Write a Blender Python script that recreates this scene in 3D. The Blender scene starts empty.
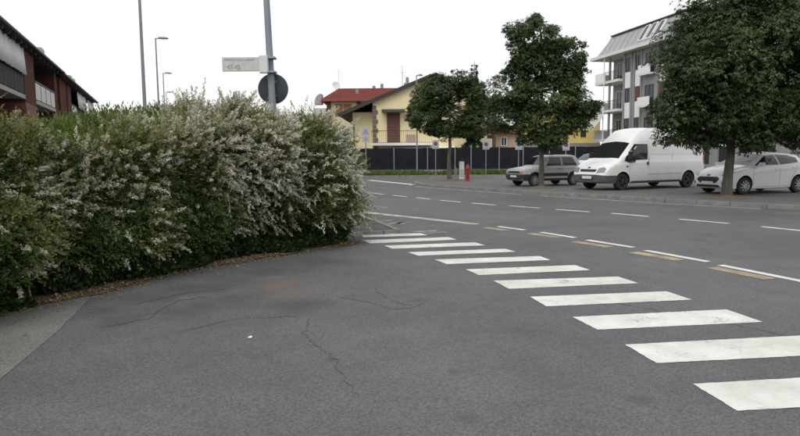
import bpy, bmesh, math, random
import numpy as np
from mathutils import Vector, Matrix, Euler
from mathutils.bvhtree import BVHTree

random.seed(7)
rng = np.random.default_rng(11)
scene = bpy.context.scene
col = scene.collection

# ------------------------------------------------------------------ camera
F_PX = 620.0                      # focal length in pixels of an 800 px wide picture
HORIZON = 155.0
CAM_H = 1.6
PITCH = math.atan((218 - HORIZON) / F_PX)
ROLL = math.radians(0.5)
cam_data = bpy.data.cameras.new('camera')
cam_data.sensor_width = 36.0
cam_data.lens = 36.0 * F_PX / 800.0
cam_data.clip_start = 0.05
cam_data.clip_end = 2000.0
cam = bpy.data.objects.new('camera', cam_data)
col.objects.link(cam)
CAM_R = (Matrix.Rotation(math.pi / 2 - PITCH, 3, 'X') @ Matrix.Rotation(-ROLL, 3, 'Z'))
cam.matrix_world = Matrix.Translation((0, 0, CAM_H)) @ CAM_R.to_4x4()
scene.camera = cam

# ------------------------------------------------------------------ sky and sun (overcast)
SUN_EL, SUN_AZ = math.radians(50), math.radians(205)     # soft light from behind-left
world = bpy.data.worlds.new('World')
scene.world = world
world.use_nodes = True
wn, wl = world.node_tree.nodes, world.node_tree.links
bg = wn['Background']
sky = wn.new('ShaderNodeTexSky')
sky.sky_type = 'NISHITA'
sky.sun_disc = False
sky.sun_elevation = SUN_EL
sky.sun_rotation = SUN_AZ
sky.dust_density = 4.0
bw = wn.new('ShaderNodeRGBToBW')
wl.new(sky.outputs[0], bw.inputs[0])
mul = wn.new('ShaderNodeMath'); mul.operation = 'MULTIPLY'; mul.inputs[1].default_value = 0.012
wl.new(bw.outputs[0], mul.inputs[0])
add = wn.new('ShaderNodeMixRGB'); add.blend_type = 'ADD'; add.inputs[0].default_value = 1.0
add.inputs[1].default_value = (1.0, 1.005, 1.02, 1)          # even white cloud deck
wl.new(mul.outputs[0], add.inputs[2])
wl.new(add.outputs[0], bg.inputs[0])
bg.inputs[1].default_value = 1.0
sun_d = bpy.data.lights.new('sun', 'SUN')
sun_d.energy = 1.3
sun_d.angle = math.radians(35)
sun_d.color = (1.0, 0.97, 0.92)
sun = bpy.data.objects.new('sun', sun_d)
col.objects.link(sun)
sun.rotation_euler = Euler((math.radians(90) - SUN_EL, 0, math.radians(-25)), 'XYZ')
sun.location = (0, 0, 30)

scene.view_settings.view_transform = 'Standard'
scene.view_settings.look = 'None'
scene.view_settings.exposure = 0.0
scene.view_settings.gamma = 1.0
scene.view_settings.use_curve_mapping = False
scene.render.engine = 'CYCLES'


# ------------------------------------------------------------------ helpers
def ray(px, py):
    return (CAM_R @ Vector(((px - 400) / F_PX, (218 - py) / F_PX, -1.0)))


def G(px, py, z=0.0):
    """picture point -> point on the level plane z"""
    d = ray(px, py)
    t = (z - CAM_H) / d.z
    return Vector((d.x * t, d.y * t, z))


def AT(px, py, Y):
    """picture point -> point at forward distance Y"""
    d = ray(px, py)
    t = Y / d.y
    return Vector((d.x * t, Y, CAM_H + d.z * t))


def tag(o, label=None, cat=None, group=None, kind=None):
    if label: o['label'] = label
    if cat: o['category'] = cat
    if group: o['group'] = group
    if kind: o['kind'] = kind
    return o


def empty(name, loc=(0, 0, 0), rz=0.0, label=None, cat=None, group=None, parent=None):
    o = bpy.data.objects.new(name, None)
    o.empty_display_size = 0.2
    col.objects.link(o)
    o.location = loc
    o.rotation_euler = (0, 0, rz)
    if parent: o.parent = parent
    return tag(o, label, cat, group)


def link_mesh(name, me, mat=None, parent=None):
    o = bpy.data.objects.new(name, me)
    col.objects.link(o)
    if mat is not None and len(me.materials) == 0:
        me.materials.append(mat)
    if parent: o.parent = parent
    return o


class MB:
    """collects shapes into one mesh"""
    def __init__(s): s.v, s.f = [], []

    def add(s, vs, fs):
        n = len(s.v)
        s.v += [tuple(v) for v in vs]
        s.f += [tuple(i + n for i in f) for f in fs]
        return s

    def box(s, x0, x1, y0, y1, z0, z1):
        vs = [(x, y, z) for z in (z0, z1) for (x, y) in ((x0, y0), (x1, y0), (x1, y1), (x0, y1))]
        return s.add(vs, [(3, 2, 1, 0), (4, 5, 6, 7), (0, 1, 5, 4), (1, 2, 6, 5), (2, 3, 7, 6), (3, 0, 4, 7)])

    def bar(s, p0, p1, w, h, up=(0, 0, 1)):
        p0, p1 = Vector(p0), Vector(p1)
        d = (p1 - p0).normalized()
        u = Vector(up)
        if abs(d.dot(u)) > .98: u = Vector((0, 1, 0))
        a = d.cross(u).normalized() * w / 2
        b = a.cross(d).normalized() * h / 2
        vs = [p + sa * a + sb * b for p in (p0, p1) for (sa, sb) in ((-1, -1), (1, -1), (1, 1), (-1, 1))]
        return s.add(vs, [(3, 2, 1, 0), (4, 5, 6, 7), (0, 1, 5, 4), (1, 2, 6, 5), (2, 3, 7, 6), (3, 0, 4, 7)])

    def tube(s, pts, radii, n=10, cap=True):
        pts = [Vector(p) for p in pts]
        rings = []
        for i, p in enumerate(pts):
            d = (pts[min(i + 1, len(pts) - 1)] - pts[max(i - 1, 0)]).normalized()
            u = Vector((0, 0, 1)) if abs(d.z) < .9 else Vector((1, 0, 0))
            a = d.cross(u).normalized(); b = d.cross(a)
            rings.append([p + float(radii[i]) * (math.cos(2 * math.pi * k / n) * a + math.sin(2 * math.pi * k / n) * b) for k in range(n)])
        vs = [v for r in rings for v in r]
        fs = [(i * n + k, i * n + (k + 1) % n, (i + 1) * n + (k + 1) % n, (i + 1) * n + k)
              for i in range(len(pts) - 1) for k in range(n)]
        if cap:
            fs += [tuple(range(n)), tuple(reversed(range((len(pts) - 1) * n, len(pts) * n)))]
        return s.add(vs, fs)

    def poly(s, pts, thick=None):
        """flat polygon (pts 3D), optionally extruded down by thick"""
        n = len(pts)
        if not thick:
            return s.add(pts, [tuple(range(n))])
        low = [(p[0], p[1], p[2] - thick) for p in pts]
        return s.add(list(pts) + low, [tuple(range(n)), tuple(reversed(range(n, 2 * n)))] +
                     [(i, i + n, (i + 1) % n + n, (i + 1) % n) for i in range(n)])

    def prism(s, outline, axis, a0, a1):
        """outline of (u,v); axis 'x': (a,u,v)  'y': (u,a,v)  'z': (u,v,a)"""
        f = {'x': lambda a, u, v: (a, u, v), 'y': lambda a, u, v: (u, a, v), 'z': lambda a, u, v: (u, v, a)}[axis]
        n = len(outline)
        vs = [f(a0, u, v) for u, v in outline] + [f(a1, u, v) for u, v in outline]
        return s.add(vs, [tuple(range(n)), tuple(reversed(range(n, 2 * n)))] +
                     [(i, i + n, (i + 1) % n + n, (i + 1) % n) for i in range(n)])

    def lathe(s, prof, n=24, axis='z', c=(0, 0, 0)):
        vs, fs = [], []
        m = len(prof)
        for k in range(n):
            a = 2 * math.pi * k / n
            for r, h in prof:
                p = (r * math.cos(a), r * math.sin(a), h)
                if axis == 'y': p = (p[0], p[2], p[1])
                vs.append((p[0] + c[0], p[1] + c[1], p[2] + c[2]))
        for k in range(n):
            for j in range(m - 1):
                fs.append((k * m + j, ((k + 1) % n) * m + j, ((k + 1) % n) * m + j + 1, k * m + j + 1))
        return s.add(vs, fs)

    def mesh(s, name, smooth=False, bevel=0.0, angle=40):
        me = bpy.data.meshes.new(name)
        me.from_pydata(s.v, [], s.f)
        bm = bmesh.new(); bm.from_mesh(me)
        bmesh.ops.recalc_face_normals(bm, faces=bm.faces)
        if bevel > 0:
            bmesh.ops.bevel(bm, geom=list(bm.edges), offset=bevel, segments=2, affect='EDGES', clamp_overlap=True)
        bm.to_mesh(me); bm.free()
        if smooth:
            me.polygons.foreach_set('use_smooth', [True] * len(me.polygons))
            me.set_sharp_from_angle(angle=math.radians(angle))
        return me

    def build(s, name, mat, parent=None, smooth=False, bevel=0.0, angle=40):
        return link_mesh(name, s.mesh(name, smooth, bevel, angle), mat, parent)


def copy_tree(o, parent=None):
    c = o.copy(); col.objects.link(c)
    if parent: c.parent = parent
    for ch in o.children: copy_tree(ch, c)
    return c


# ------------------------------------------------------------------ materials
def new_mat(name):
    m = bpy.data.materials.new(name); m.use_nodes = True
    nt = m.node_tree
    return m, nt, nt.nodes['Principled BSDF']


def rgb(c): return (c[0], c[1], c[2], 1)


def plain(name, c, rough=.6, metal=0.0, var=.12, scale=6.0, bump=0.0, bscale=80, coat=0.0, spec=.5, streak=False):
    """base colour with soft grime variation and fine relief"""
    m, nt, p = new_mat(name)
    N, L = nt.nodes, nt.links
    tc = N.new('ShaderNodeTexCoord')
    nz = N.new('ShaderNodeTexNoise'); nz.inputs['Scale'].default_value = scale; nz.inputs['Detail'].default_value = 6
    if streak:
        mp = N.new('ShaderNodeMapping'); mp.inputs['Scale'].default_value = (1, 1, .18)
        L.new(tc.outputs['Object'], mp.inputs[0]); L.new(mp.outputs[0], nz.inputs['Vector'])
    else:
        L.new(tc.outputs['Object'], nz.inputs['Vector'])
    cr = N.new('ShaderNodeValToRGB')
    cr.color_ramp.elements[0].position = .3; cr.color_ramp.elements[1].position = .7
    cr.color_ramp.elements[0].color = rgb([x * (1 - var) for x in c])
    cr.color_ramp.elements[1].color = rgb([min(1, x * (1 + var * .6)) for x in c])
    L.new(nz.outputs[0], cr.inputs[0]); L.new(cr.outputs[0], p.inputs['Base Color'])
    p.inputs['Roughness'].default_value = rough
    p.inputs['Metallic'].default_value = metal
    p.inputs['Coat Weight'].default_value = coat
    p.inputs['Coat Roughness'].default_value = .08
    p.inputs['Specular IOR Level'].default_value = spec
    if bump > 0:
        n2 = N.new('ShaderNodeTexNoise'); n2.inputs['Scale'].default_value = bscale; n2.inputs['Detail'].default_value = 3
        L.new(tc.outputs['Object'], n2.inputs['Vector'])
        b = N.new('ShaderNodeBump'); b.inputs['Strength'].default_value = bump; b.inputs['Distance'].default_value = .01
        L.new(n2.outputs[0], b.inputs['Height']); L.new(b.outputs[0], p.inputs['Normal'])
    return m


def leafy(name, ramp, transl=.25, rough=.55):
    """ramp: list of (pos, colour), picked by the per-face attribute 'rnd'"""
    m, nt, p = new_mat(name)
    N, L = nt.nodes, nt.links
    at = N.new('ShaderNodeAttribute'); at.attribute_name = 'rnd'
    cr = N.new('ShaderNodeValToRGB')
    els = cr.color_ramp.elements
    while len(els) < len(ramp): els.new(.5)
    for e, (pos, c) in zip(els, ramp):
        e.position = pos; e.color = rgb(c)
    L.new(at.outputs['Fac'], cr.inputs[0]); L.new(cr.outputs[0], p.inputs['Base Color'])
    p.inputs['Roughness'].default_value = rough
    p.inputs['Specular IOR Level'].default_value = .3
    tr = N.new('ShaderNodeBsdfTranslucent'); L.new(cr.outputs[0], tr.inputs[0])
    mx = N.new('ShaderNodeMixShader'); mx.inputs[0].default_value = transl
    L.new(p.outputs[0], mx.inputs[1]); L.new(tr.outputs[0], mx.inputs[2])
    L.new(mx.outputs[0], N['Material Output'].inputs[0])
    return m


def asphalt(name, lo, hi, speck=.5, patch=True, stains=()):
    m, nt, p = new_mat(name)
    N, L = nt.nodes, nt.links
    geo = N.new('ShaderNodeNewGeometry')
    pos = geo.outputs['Position']

    def noise(scale, detail=4, rough=.6):
        n = N.new('ShaderNodeTexNoise'); n.inputs['Scale'].default_value = scale
        n.inputs['Detail'].default_value = detail; n.inputs['Roughness'].default_value = rough
        L.new(pos, n.inputs['Vector']); return n.outputs[0]

    def ramp(src, a, b, ca, cb):
        r = N.new('ShaderNodeValToRGB')
        r.color_ramp.elements[0].position = a; r.color_ramp.elements[1].position = b
        r.color_ramp.elements[0].color = rgb(ca); r.color_ramp.elements[1].color = rgb(cb)
        L.new(src, r.inputs[0]); return r.outputs[0]

    def mix(kind, fac, a, b):
        x = N.new('ShaderNodeMixRGB'); x.blend_type = kind
        if isinstance(fac, float): x.inputs[0].default_value = fac
        else: L.new(fac, x.inputs[0])
        for i, s in ((1, a), (2, b)):
            if isinstance(s, tuple): x.inputs[i].default_value = rgb(s)
            else: L.new(s, x.inputs[i])
        return x.outputs[0]
    base = ramp(noise(.35, 5, .6), .35, .68, lo, hi)
    mott = ramp(noise(1.7, 6, .62), .3, .72, (.87,) * 3, (1.08,) * 3)
    c = mix('MULTIPLY', 1.0, base, mott)
    vor = N.new('ShaderNodeTexVoronoi'); vor.inputs['Scale'].default_value = 95
    L.new(pos, vor.inputs['Vector'])
    vs = N.new('ShaderNodeSeparateColor'); L.new(vor.outputs['Color'], vs.inputs[0])
    grain = ramp(vs.outputs[0], .05, .98, (1 - speck * .62,) * 3, (1 + speck * .8,) * 3)
    c = mix('MULTIPLY', 1.0, c, grain)
    fine = ramp(noise(48, 2, .8), .25, .75, (.91,) * 3, (1.08,) * 3)
    c = mix('MULTIPLY', 1.0, c, fine)
    # fine alligator cracks, only here and there
    if patch:
        warp = N.new('ShaderNodeTexNoise'); warp.inputs['Scale'].default_value = 1.6; warp.inputs['Detail'].default_value = 5
        L.new(pos, warp.inputs['Vector'])
        wa = N.new('ShaderNodeVectorMath'); wa.operation = 'MULTIPLY_ADD'
        L.new(warp.outputs['Color'], wa.inputs[0]); wa.inputs[1].default_value = (.9, .9, .9); L.new(pos, wa.inputs[2])
        vc = N.new('ShaderNodeTexVoronoi'); vc.feature = 'DISTANCE_TO_EDGE'; vc.inputs['Scale'].default_value = .42
        L.new(wa.outputs[0], vc.inputs['Vector'])
        crack = ramp(vc.outputs['Distance'], .0, .009, (1, 1, 1), (0, 0, 0))
        gate = ramp(noise(.22, 2), .5, .62, (0, 0, 0), (.5, .5, .5))
        cg = mix('MULTIPLY', 1.0, crack, gate)
        c = mix('MULTIPLY', cg, c, (.45, .45, .46))
    for (cx, cy, r, colr, amt) in stains:
        sb = N.new('ShaderNodeVectorMath'); sb.operation = 'SUBTRACT'; sb.inputs[1].default_value = (cx, cy, 0)
        L.new(pos, sb.inputs[0])
        wv = N.new('ShaderNodeTexNoise'); wv.inputs['Scale'].default_value = 2.2; wv.inputs['Detail'].default_value = 5
        L.new(pos, wv.inputs['Vector'])
        ln = N.new('ShaderNodeVectorMath'); ln.operation = 'LENGTH'; L.new(sb.outputs[0], ln.inputs[0])
        ad = N.new('ShaderNodeMath'); ad.operation = 'MULTIPLY_ADD'
        L.new(wv.outputs[0], ad.inputs[0]); ad.inputs[1].default_value = r * 1.6; L.new(ln.outputs[1], ad.inputs[2])
        f = ramp(ad.outputs[0], 0, 1, (0, 0, 0), (0, 0, 0))
        mr = N.new('ShaderNodeMapRange'); mr.inputs[1].default_value = r * 1.0; mr.inputs[2].default_value = r * 1.9
        mr.inputs[3].default_value = amt; mr.inputs[4].default_value = 0
        L.new(ad.outputs[0], mr.inputs[0])
        c = mix('MIX', mr.outputs[0], c, colr)
    L.new(c, p.inputs['Base Color'])
    p.inputs['Roughness'].default_value = .8
    p.inputs['Specular IOR Level'].default_value = .5
    bm_ = N.new('ShaderNodeBump'); bm_.inputs['Strength'].default_value = .5; bm_.inputs['Distance'].default_value = .006
    L.new(vor.outputs['Distance'], bm_.inputs['Height']); L.new(bm_.outputs[0], p.inputs['Normal'])
    return m


def paint_mat(name, c, wear_lo=.30, wear_hi=.44, under=(.11, .11, .112)):
    """road paint worn through to the asphalt"""
    m, nt, p = new_mat(name)
    N, L = nt.nodes, nt.links
    geo = N.new('ShaderNodeNewGeometry')
    n1 = N.new('ShaderNodeTexNoise'); n1.inputs['Scale'].default_value = 26; n1.inputs['Detail'].default_value = 8; n1.inputs['Roughness'].default_value = .75
    n2 = N.new('ShaderNodeTexNoise'); n2.inputs['Scale'].default_value = 3.2; n2.inputs['Detail'].default_value = 4
    for n in (n1, n2): L.new(geo.outputs['Position'], n.inputs['Vector'])
    av = N.new('ShaderNodeMath'); av.operation = 'MULTIPLY_ADD'; av.inputs[1].default_value = .45
    L.new(n2.outputs[0], av.inputs[0])
    hf = N.new('ShaderNodeMath'); hf.operation = 'MULTIPLY'; hf.inputs[1].default_value = .55
    L.new(n1.outputs[0], hf.inputs[0]); L.new(hf.outputs[0], av.inputs[2])
    cr = N.new('ShaderNodeValToRGB'); e = cr.color_ramp.elements
    e[0].position = wear_lo; e[0].color = rgb(under); e[1].position = wear_hi; e[1].color = rgb([x * .88 for x in c])
    e2 = e.new(min(.95, wear_hi + .22)); e2.color = rgb(c)
    n3 = N.new('ShaderNodeTexNoise'); n3.inputs['Scale'].default_value = 1.3; n3.inputs['Detail'].default_value = 7; n3.inputs['Roughness'].default_value = .7
    L.new(geo.outputs['Position'], n3.inputs['Vector'])
    gr_ = N.new('ShaderNodeValToRGB'); gr_.color_ramp.elements[0].position = .35; gr_.color_ramp.elements[1].position = .62
    gr_.color_ramp.elements[0].color = (.74, .735, .72, 1); gr_.color_ramp.elements[1].color = (1, 1, 1, 1)
    L.new(n3.outputs[0], gr_.inputs[0])
    mg = N.new('ShaderNodeMixRGB'); mg.blend_type = 'MULTIPLY'; mg.inputs[0].default_value = 1.0
    L.new(av.outputs[0], cr.inputs[0]); L.new(cr.outputs[0], mg.inputs[1]); L.new(gr_.outputs[0], mg.inputs[2]); L.new(mg.outputs[0], p.inputs['Base Color'])
    p.inputs['Roughness'].default_value = .75; p.inputs['Specular IOR Level'].default_value = .3
    return m


def glass_mat(name, c=(.015, .018, .02), rough=.06):
    m, nt, p = new_mat(name)
    p.inputs['Base Color'].default_value = rgb(c)
    p.inputs['Roughness'].default_value = rough
    p.inputs['Specular IOR Level'].default_value = .75
    return m


M = {}
M['road'] = asphalt('road_asphalt', (.080, .081, .085), (.115, .116, .120), .5, True,
                    stains=((G(283, 284).x, G(283, 284).y, .32, (.20, .095, .062), .42),
                            (G(290, 292).x, G(290, 292).y, .5, (.15, .105, .085), .38)) +
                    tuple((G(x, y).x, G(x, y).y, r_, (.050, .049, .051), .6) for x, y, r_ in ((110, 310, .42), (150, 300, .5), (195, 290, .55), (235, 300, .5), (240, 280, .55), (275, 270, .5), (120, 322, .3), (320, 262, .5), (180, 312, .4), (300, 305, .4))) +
                    tuple((G(x, y).x, G(x, y).y, r_, (.045, .045, .047), .45) for x, y, r_ in ((520, 330, .10), (455, 372, .07), (640, 400, .09), (420, 300, .16), (610, 232, .22), (700, 240, .2), (470, 418, .12), (330, 360, .10))))
M['old_asphalt'] = asphalt('old_asphalt', (.135, .134, .128), (.175, .174, .165), .5, False)
M['dark_asphalt'] = asphalt('dark_asphalt', (.060, .060, .063), (.088, .088, .091), .45, False)
M['damp_asphalt'] = asphalt('damp_asphalt', (.060, .058, .060), (.085, .083, .084), .45, False)
M['pavement'] = asphalt('pavement_asphalt', (.10, .098, .094), (.145, .142, .136), .4, False)
M['white_paint'] = paint_mat('white_road_paint', (.74, .74, .70), .335, .43)
M['worn_paint'] = paint_mat('worn_road_paint', (.5, .5, .48), .46, .60)
M['thin_paint'] = paint_mat('thin_road_paint', (.62, .62, .60), .36, .50)
M['yellow_paint'] = paint_mat('faded_yellow_paint', (.48, .39, .25), .37, .55)
M['kerb'] = plain('kerb_stone', (.22, .215, .2), .85, var=.25, scale=4, bump=.4, bscale=60)
M['tar'] = plain('tar_seam', (.066, .066, .069), .6, var=.2, scale=8)
M['concrete'] = plain('concrete', (.32, .31, .29), .85, var=.2, scale=2, bump=.3)
M['ground'] = plain('far_ground', (.10, .11, .07), .95, var=.3, scale=.3)
M['soil'] = plain('soil', (.13, .10, .068), .95, var=.35, scale=8, bump=.8, bscale=40)
M['bark'] = plain('bark', (.10, .088, .072), .9, var=.4, scale=9, bump=1.0, bscale=28, streak=True)
M['twig'] = plain('twig', (.07, .055, .035), .9, var=.3)
M['galv'] = plain('galvanised_steel', (.30, .32, .34), .45, metal=.55, var=.12, scale=5)
M['pole_paint'] = plain('pole_paint', (.23, .25, .29), .55, metal=.2, var=.1, scale=5)
M['sign_back'] = plain('sign_back', (.035, .042, .055), .6, var=.1)
M['sign_white'] = plain('sign_white', (.62, .63, .63), .5, var=.06, scale=3)
M['sign_dull'] = plain('sign_dull', (.42, .43, .44), .6, var=.1, scale=4)
M['sign_grey'] = plain('sign_grey', (.52, .52, .5), .6, var=.12, scale=12)
M['sign_blue'] = plain('sign_blue', (.045, .085, .21), .5, var=.06)
M['sign_red'] = plain('sign_red', (.30, .045, .05), .5, var=.06)
M['ink'] = plain('faded_ink', (.30, .30, .31), .6, var=.1)
M['car_white'] = plain('white_car_paint', (.83, .84, .85), .35, var=.03, scale=2, coat=.6)
M['van_white'] = plain('white_van_paint', (.82, .825, .81), .38, var=.08, scale=1.8, coat=.6, streak=True)
M['car_silver'] = plain('pale_silver_paint', (.44, .445, .44), .42, var=.05, scale=3, coat=.3)
M['car_blue'] = plain('pale_blue_paint', (.42, .52, .60), .35, var=.04, coat=.5)
M['black_plastic'] = plain('black_plastic', (.03, .03, .032), .6, var=.15)
M['grey_plastic'] = plain('grey_plastic', (.085, .088, .095), .65, var=.15)
M['tyre'] = plain('tyre_rubber', (.025, .025, .026), .85, var=.2)
M['rim'] = plain('wheel_rim', (.42, .43, .44), .4, metal=.6, var=.1)
M['rim_dark'] = plain('steel_wheel', (.06, .06, .062), .6, metal=.3, var=.2)
M['car_glass'] = glass_mat('car_glass', (.02, .024, .024), .04); M['car_glass'].node_tree.nodes['Principled BSDF'].inputs['IOR'].default_value = 1.42
M['screen_glass'] = glass_mat('windscreen_glass', (.02, .024, .024), .04); M['screen_glass'].node_tree.nodes['Principled BSDF'].inputs['IOR'].default_value = 1.9
M['win_glass'] = glass_mat('window_glass', (.03, .035, .04), .12); M['win_glass'].node_tree.nodes['Principled BSDF'].inputs['Specular IOR Level'].default_value = .35
M['lamp_glass'] = glass_mat('headlamp_glass', (.24, .25, .26), .12)
M['amber'] = glass_mat('amber_lens', (.5, .16, .04), .2)
M['tail'] = glass_mat('tail_lens', (.42, .02, .02), .15)
M['chrome'] = plain('chrome', (.6, .6, .6), .2, metal=1, var=.05)
M['plate'] = plain('number_plate', (.70, .70, .69), .5, var=.04)
M['yellow_wall'] = plain('yellow_plaster', (.82, .71, .43), .9, var=.14, scale=.5, bump=.15, streak=True)
M['deep_yellow'] = plain('deep_yellow_plaster', (.74, .58, .22), .9, var=.12, scale=.7, bump=.15)
M['cream_wall'] = plain('cream_plaster', (.62, .54, .38), .9, var=.10, scale=.7)
M['pink_wall'] = plain('pink_plaster', (.55, .38, .30), .9, var=.12, scale=.7)
M['white_wall'] = plain('white_plaster', (.72, .72, .70), .85, var=.08, scale=.8, streak=True)
M['grey_wall'] = plain('grey_plaster', (.30, .30, .305), .85, var=.10, scale=.7, streak=True)
M['stone_wall'] = plain('stone_wall', (.28, .26, .23), .9, var=.3, scale=4)
M['white_panel'] = plain('white_panel', (.80, .80, .80), .5, var=.04)
M['brick_wall'] = plain('brick_render', (.18, .067, .049), .85, var=.25, scale=3, bump=.4, bscale=30)
M['brown_wood'] = plain('brown_shutter', (.14, .06, .04), .6, var=.2, scale=6)
M['orange_wood'] = plain('orange_shutter', (.30, .14, .06), .6, var=.2, scale=6)
M['dark_wood'] = plain('dark_eave', (.045, .038, .034), .7, var=.2)
M['dark_metal'] = plain('dark_metal', (.045, .047, .05), .5, metal=.4, var=.2)
M['dark_rail'] = plain('railing_panel', (.045, .05, .057), .85, var=.3, scale=5, spec=.15)
M['quoin'] = plain('quoin_stone', (.15, .13, .115), .9, var=.2)
M['red_tile'] = plain('red_roof_tile', (.25, .068, .055), .8, var=.3, scale=6, bump=.5, bscale=25)
M['dark_tile'] = plain('dark_roof_tile', (.07, .045, .038), .85, var=.3, scale=4)
M['zinc'] = plain('zinc_roof', (.36, .37, .38), .6, metal=.2, var=.1, scale=.8)
M['awning'] = plain('awning_cloth', (.62, .62, .61), .9, var=.12, scale=2, streak=True)
M['awning_dark'] = plain('awning_stripe', (.33, .33, .34), .9, var=.12, scale=2)
M['net'] = plain('black_shade_net', (.018, .02, .025), .9, var=.35, scale=1.6, bump=.5, bscale=9, spec=.15)
M['hydrant'] = plain('hydrant_red', (.27, .018, .024), .5, var=.15)
M['paper'] = plain('paper', (.8, .8, .79), .9, var=.05)

# leaf palettes (true leaf colours; position in the ramp = individual leaf)
M['hedge_leaf'] = leafy('hedge_leaf', [(0, (.024, .050, .014)), (.3, (.050, .088, .022)), (.55, (.100, .138, .038)),
                                       (.8, (.19, .20, .066)), (1, (.27, .25, .10))], .25)
M['shoot_leaf'] = leafy('young_leaf', [(0, (.06, .10, .022)), (.5, (.11, .17, .034)), (1, (.20, .24, .06))], .35)
M['flower'] = leafy('white_flower', [(0, (.17, .16, .070)), (.35, (.36, .335, .20)), (.65, (.58, .56, .45)), (1, (.80, .79, .72))], .3, .8)
M['ivy'] = leafy('ivy_leaf', [(0, (.020, .038, .014)), (.6, (.036, .064, .022)), (1, (.075, .115, .04))], .2, .5)
M['chestnut'] = leafy('chestnut_leaf', [(0, (.032, .052, .022)), (.55, (.066, .096, .036)), (.9, (.12, .160, .058)), (1, (.16, .16, .06))], .3, .5)
M['linden'] = leafy('tree_leaf', [(0, (.034, .056, .022)), (.55, (.070, .106, .037)), (.92, (.125, .168, .056)), (1, (.17, .165, .06))], .3, .5)
M['fir'] = leafy('fir_needles', [(0, (.020, .036, .022)), (1, (.045, .066, .036))], .1, .6)
M['grass'] = leafy('grass_blade', [(0, (.06, .10, .02)), (.6, (.11, .16, .035)), (1, (.22, .22, .08))], .3)
M['litter'] = leafy('dry_leaf', [(0, (.11, .075, .042)), (.5, (.24, .165, .09)), (1, (.42, .32, .18))], .1, .9)


# ------------------------------------------------------------------ foliage tools (numpy)
def unit(a): return a / np.maximum(np.linalg.norm(a, axis=-1, keepdims=True), 1e-9)


def leaves_mesh(name, base, axis, side, length, width, rnd, mat, parent, fold=.25, droop=0.0):
    """one folded leaf (two triangles) per row"""
    n = len(base)
    axis = unit(axis)
    nrm = unit(np.cross(axis, side)); sd = np.cross(nrm, axis)
    L = length[:, None]; W = width[:, None]
    tip = base + axis * L - np.array([0, 0, 1.0]) * droop * L
    mid = base + axis * L * .48
    lf = mid + sd * W * .5 + nrm * W * fold
    rt = mid - sd * W * .5 + nrm * W * fold
    v = np.stack([base, rt, tip, lf], 1).reshape(-1, 3)
    idx = np.arange(n)[:, None] * 4
    f = np.concatenate([idx + np.array([[0, 1, 2]]), idx + np.array([[0, 2, 3]])], 1).reshape(-1, 3)
    me = bpy.data.meshes.new(name)
    me.vertices.add(len(v)); me.vertices.foreach_set('co', v.astype(np.float32).ravel())
    me.loops.add(len(f) * 3); me.loops.foreach_set('vertex_index', f.astype(np.int32).ravel())
    me.polygons.add(len(f))
    me.polygons.foreach_set('loop_start', np.arange(0, len(f) * 3, 3, dtype=np.int32))
    me.update(calc_edges=True)
    at = me.attributes.new('rnd', 'FLOAT', 'FACE')
    at.data.foreach_set('value', np.repeat(np.clip(rnd, 0, 1), 2).astype(np.float32))
    o = link_mesh(name, me, mat, parent)
    o['kind'] = 'stuff'
    return o


def rand_unit(n): return unit(rng.normal(size=(n, 3)))


class Waves:
    """cheap smooth noise"""
    def __init__(s, seed, freq, n=18):
        r = np.random.default_rng(seed)
        s.k = unit(r.normal(size=(n, 3))) * freq * r.uniform(.5, 1.6, (n, 1)); s.p = r.uniform(0, 6.28, n); s.n = n

    def __call__(s, p): return np.sin(p @ s.k.T + s.p).sum(1) / math.sqrt(s.n / 2)


# ================================================================== SETTING
g = MB(); g.poly([(-700, -150, -.03), (700, -150, -.03), (700, 1300, -.03), (-700, 1300, -.03)])
ground = g.build('ground', M['ground']); tag(ground, 'dull open ground reaching the horizon', 'ground', kind='structure')
r = MB(); r.poly([(-75, -20, 0), (60, -20, 0), (60, 46.5, 0), (-60, 46.5, 0)])
road = r.build('road', M['road']); tag(road, 'grey asphalt road and side street junction', 'road', kind='structure')


def sheet(name, pix, z, mat, parent=road):
    m = MB(); m.poly([G(x, y, z) for x, y in pix])
    return m.build(name, mat, parent)


# old lighter asphalt at the edge and the damp darker strip along the hedge
sheet('asphalt_patch', [(-120, 330), (0, 311), (40, 304), (90, 296), (85, 303), (80, 308), (74, 315), (66, 322), (59, 330), (50, 337), (40, 346), (29, 355), (16, 366), (0, 379), (-60, 420), (-260, 520)], .004, M['old_asphalt'])
# eleven bars of the crossing
BARS = [((360.6, 234.3), (363.4, 237.2), (428, 235.2), (421, 233.2)),
        ((362, 240.1), (370.3, 243.4), (457, 239.6), (448.8, 237.1)),
        ((384, 245.6), (392.3, 248.7), (485, 245.3), (475, 242.3)),
        ((407.5, 252.2), (418.5, 255.6), (515.7, 251.7), (505.2, 248.7)),
        ((434.4, 259.4), (446.8, 264), (550.6, 260), (539.6, 256)),
        ((465.8, 269.3), (479, 275), (590.4, 270), (575, 265)),
        ((493.5, 280.6), (509, 288.8), (638.5, 283.1), (618, 276.5)),
        ((530, 296.6), (546.5, 306.3), (692, 299.6), (666.7, 291.2)),
        ((572.5, 316.8), (597.5, 329.6), (762.8, 321.8), (726.3, 309.3)),
        ((625, 344.4), (656.6, 363), (855, 353), (808, 335)),
        ((693, 383.7), (737, 410.4), (990, 398), (915, 371))]
def ragged(corners, z, amp):
    P = [G(x, y, z) for x, y in corners]; out = []
    for i in range(4):
        a, b_ = P[i], P[(i + 1) % 4]; d_ = (b_ - a).normalized(); n_ = Vector((-d_.y, d_.x, 0)); k = max(4, int((b_ - a).length / .035))
        for j in range(k): out.append(a + (b_ - a) * (j / k) + n_ * random.gauss(0, amp))
    return out


for b in BARS:
    m = MB(); m.poly(ragged(b, .004, .002)); m.build('crossing_bar', M['white_paint'], road)


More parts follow.
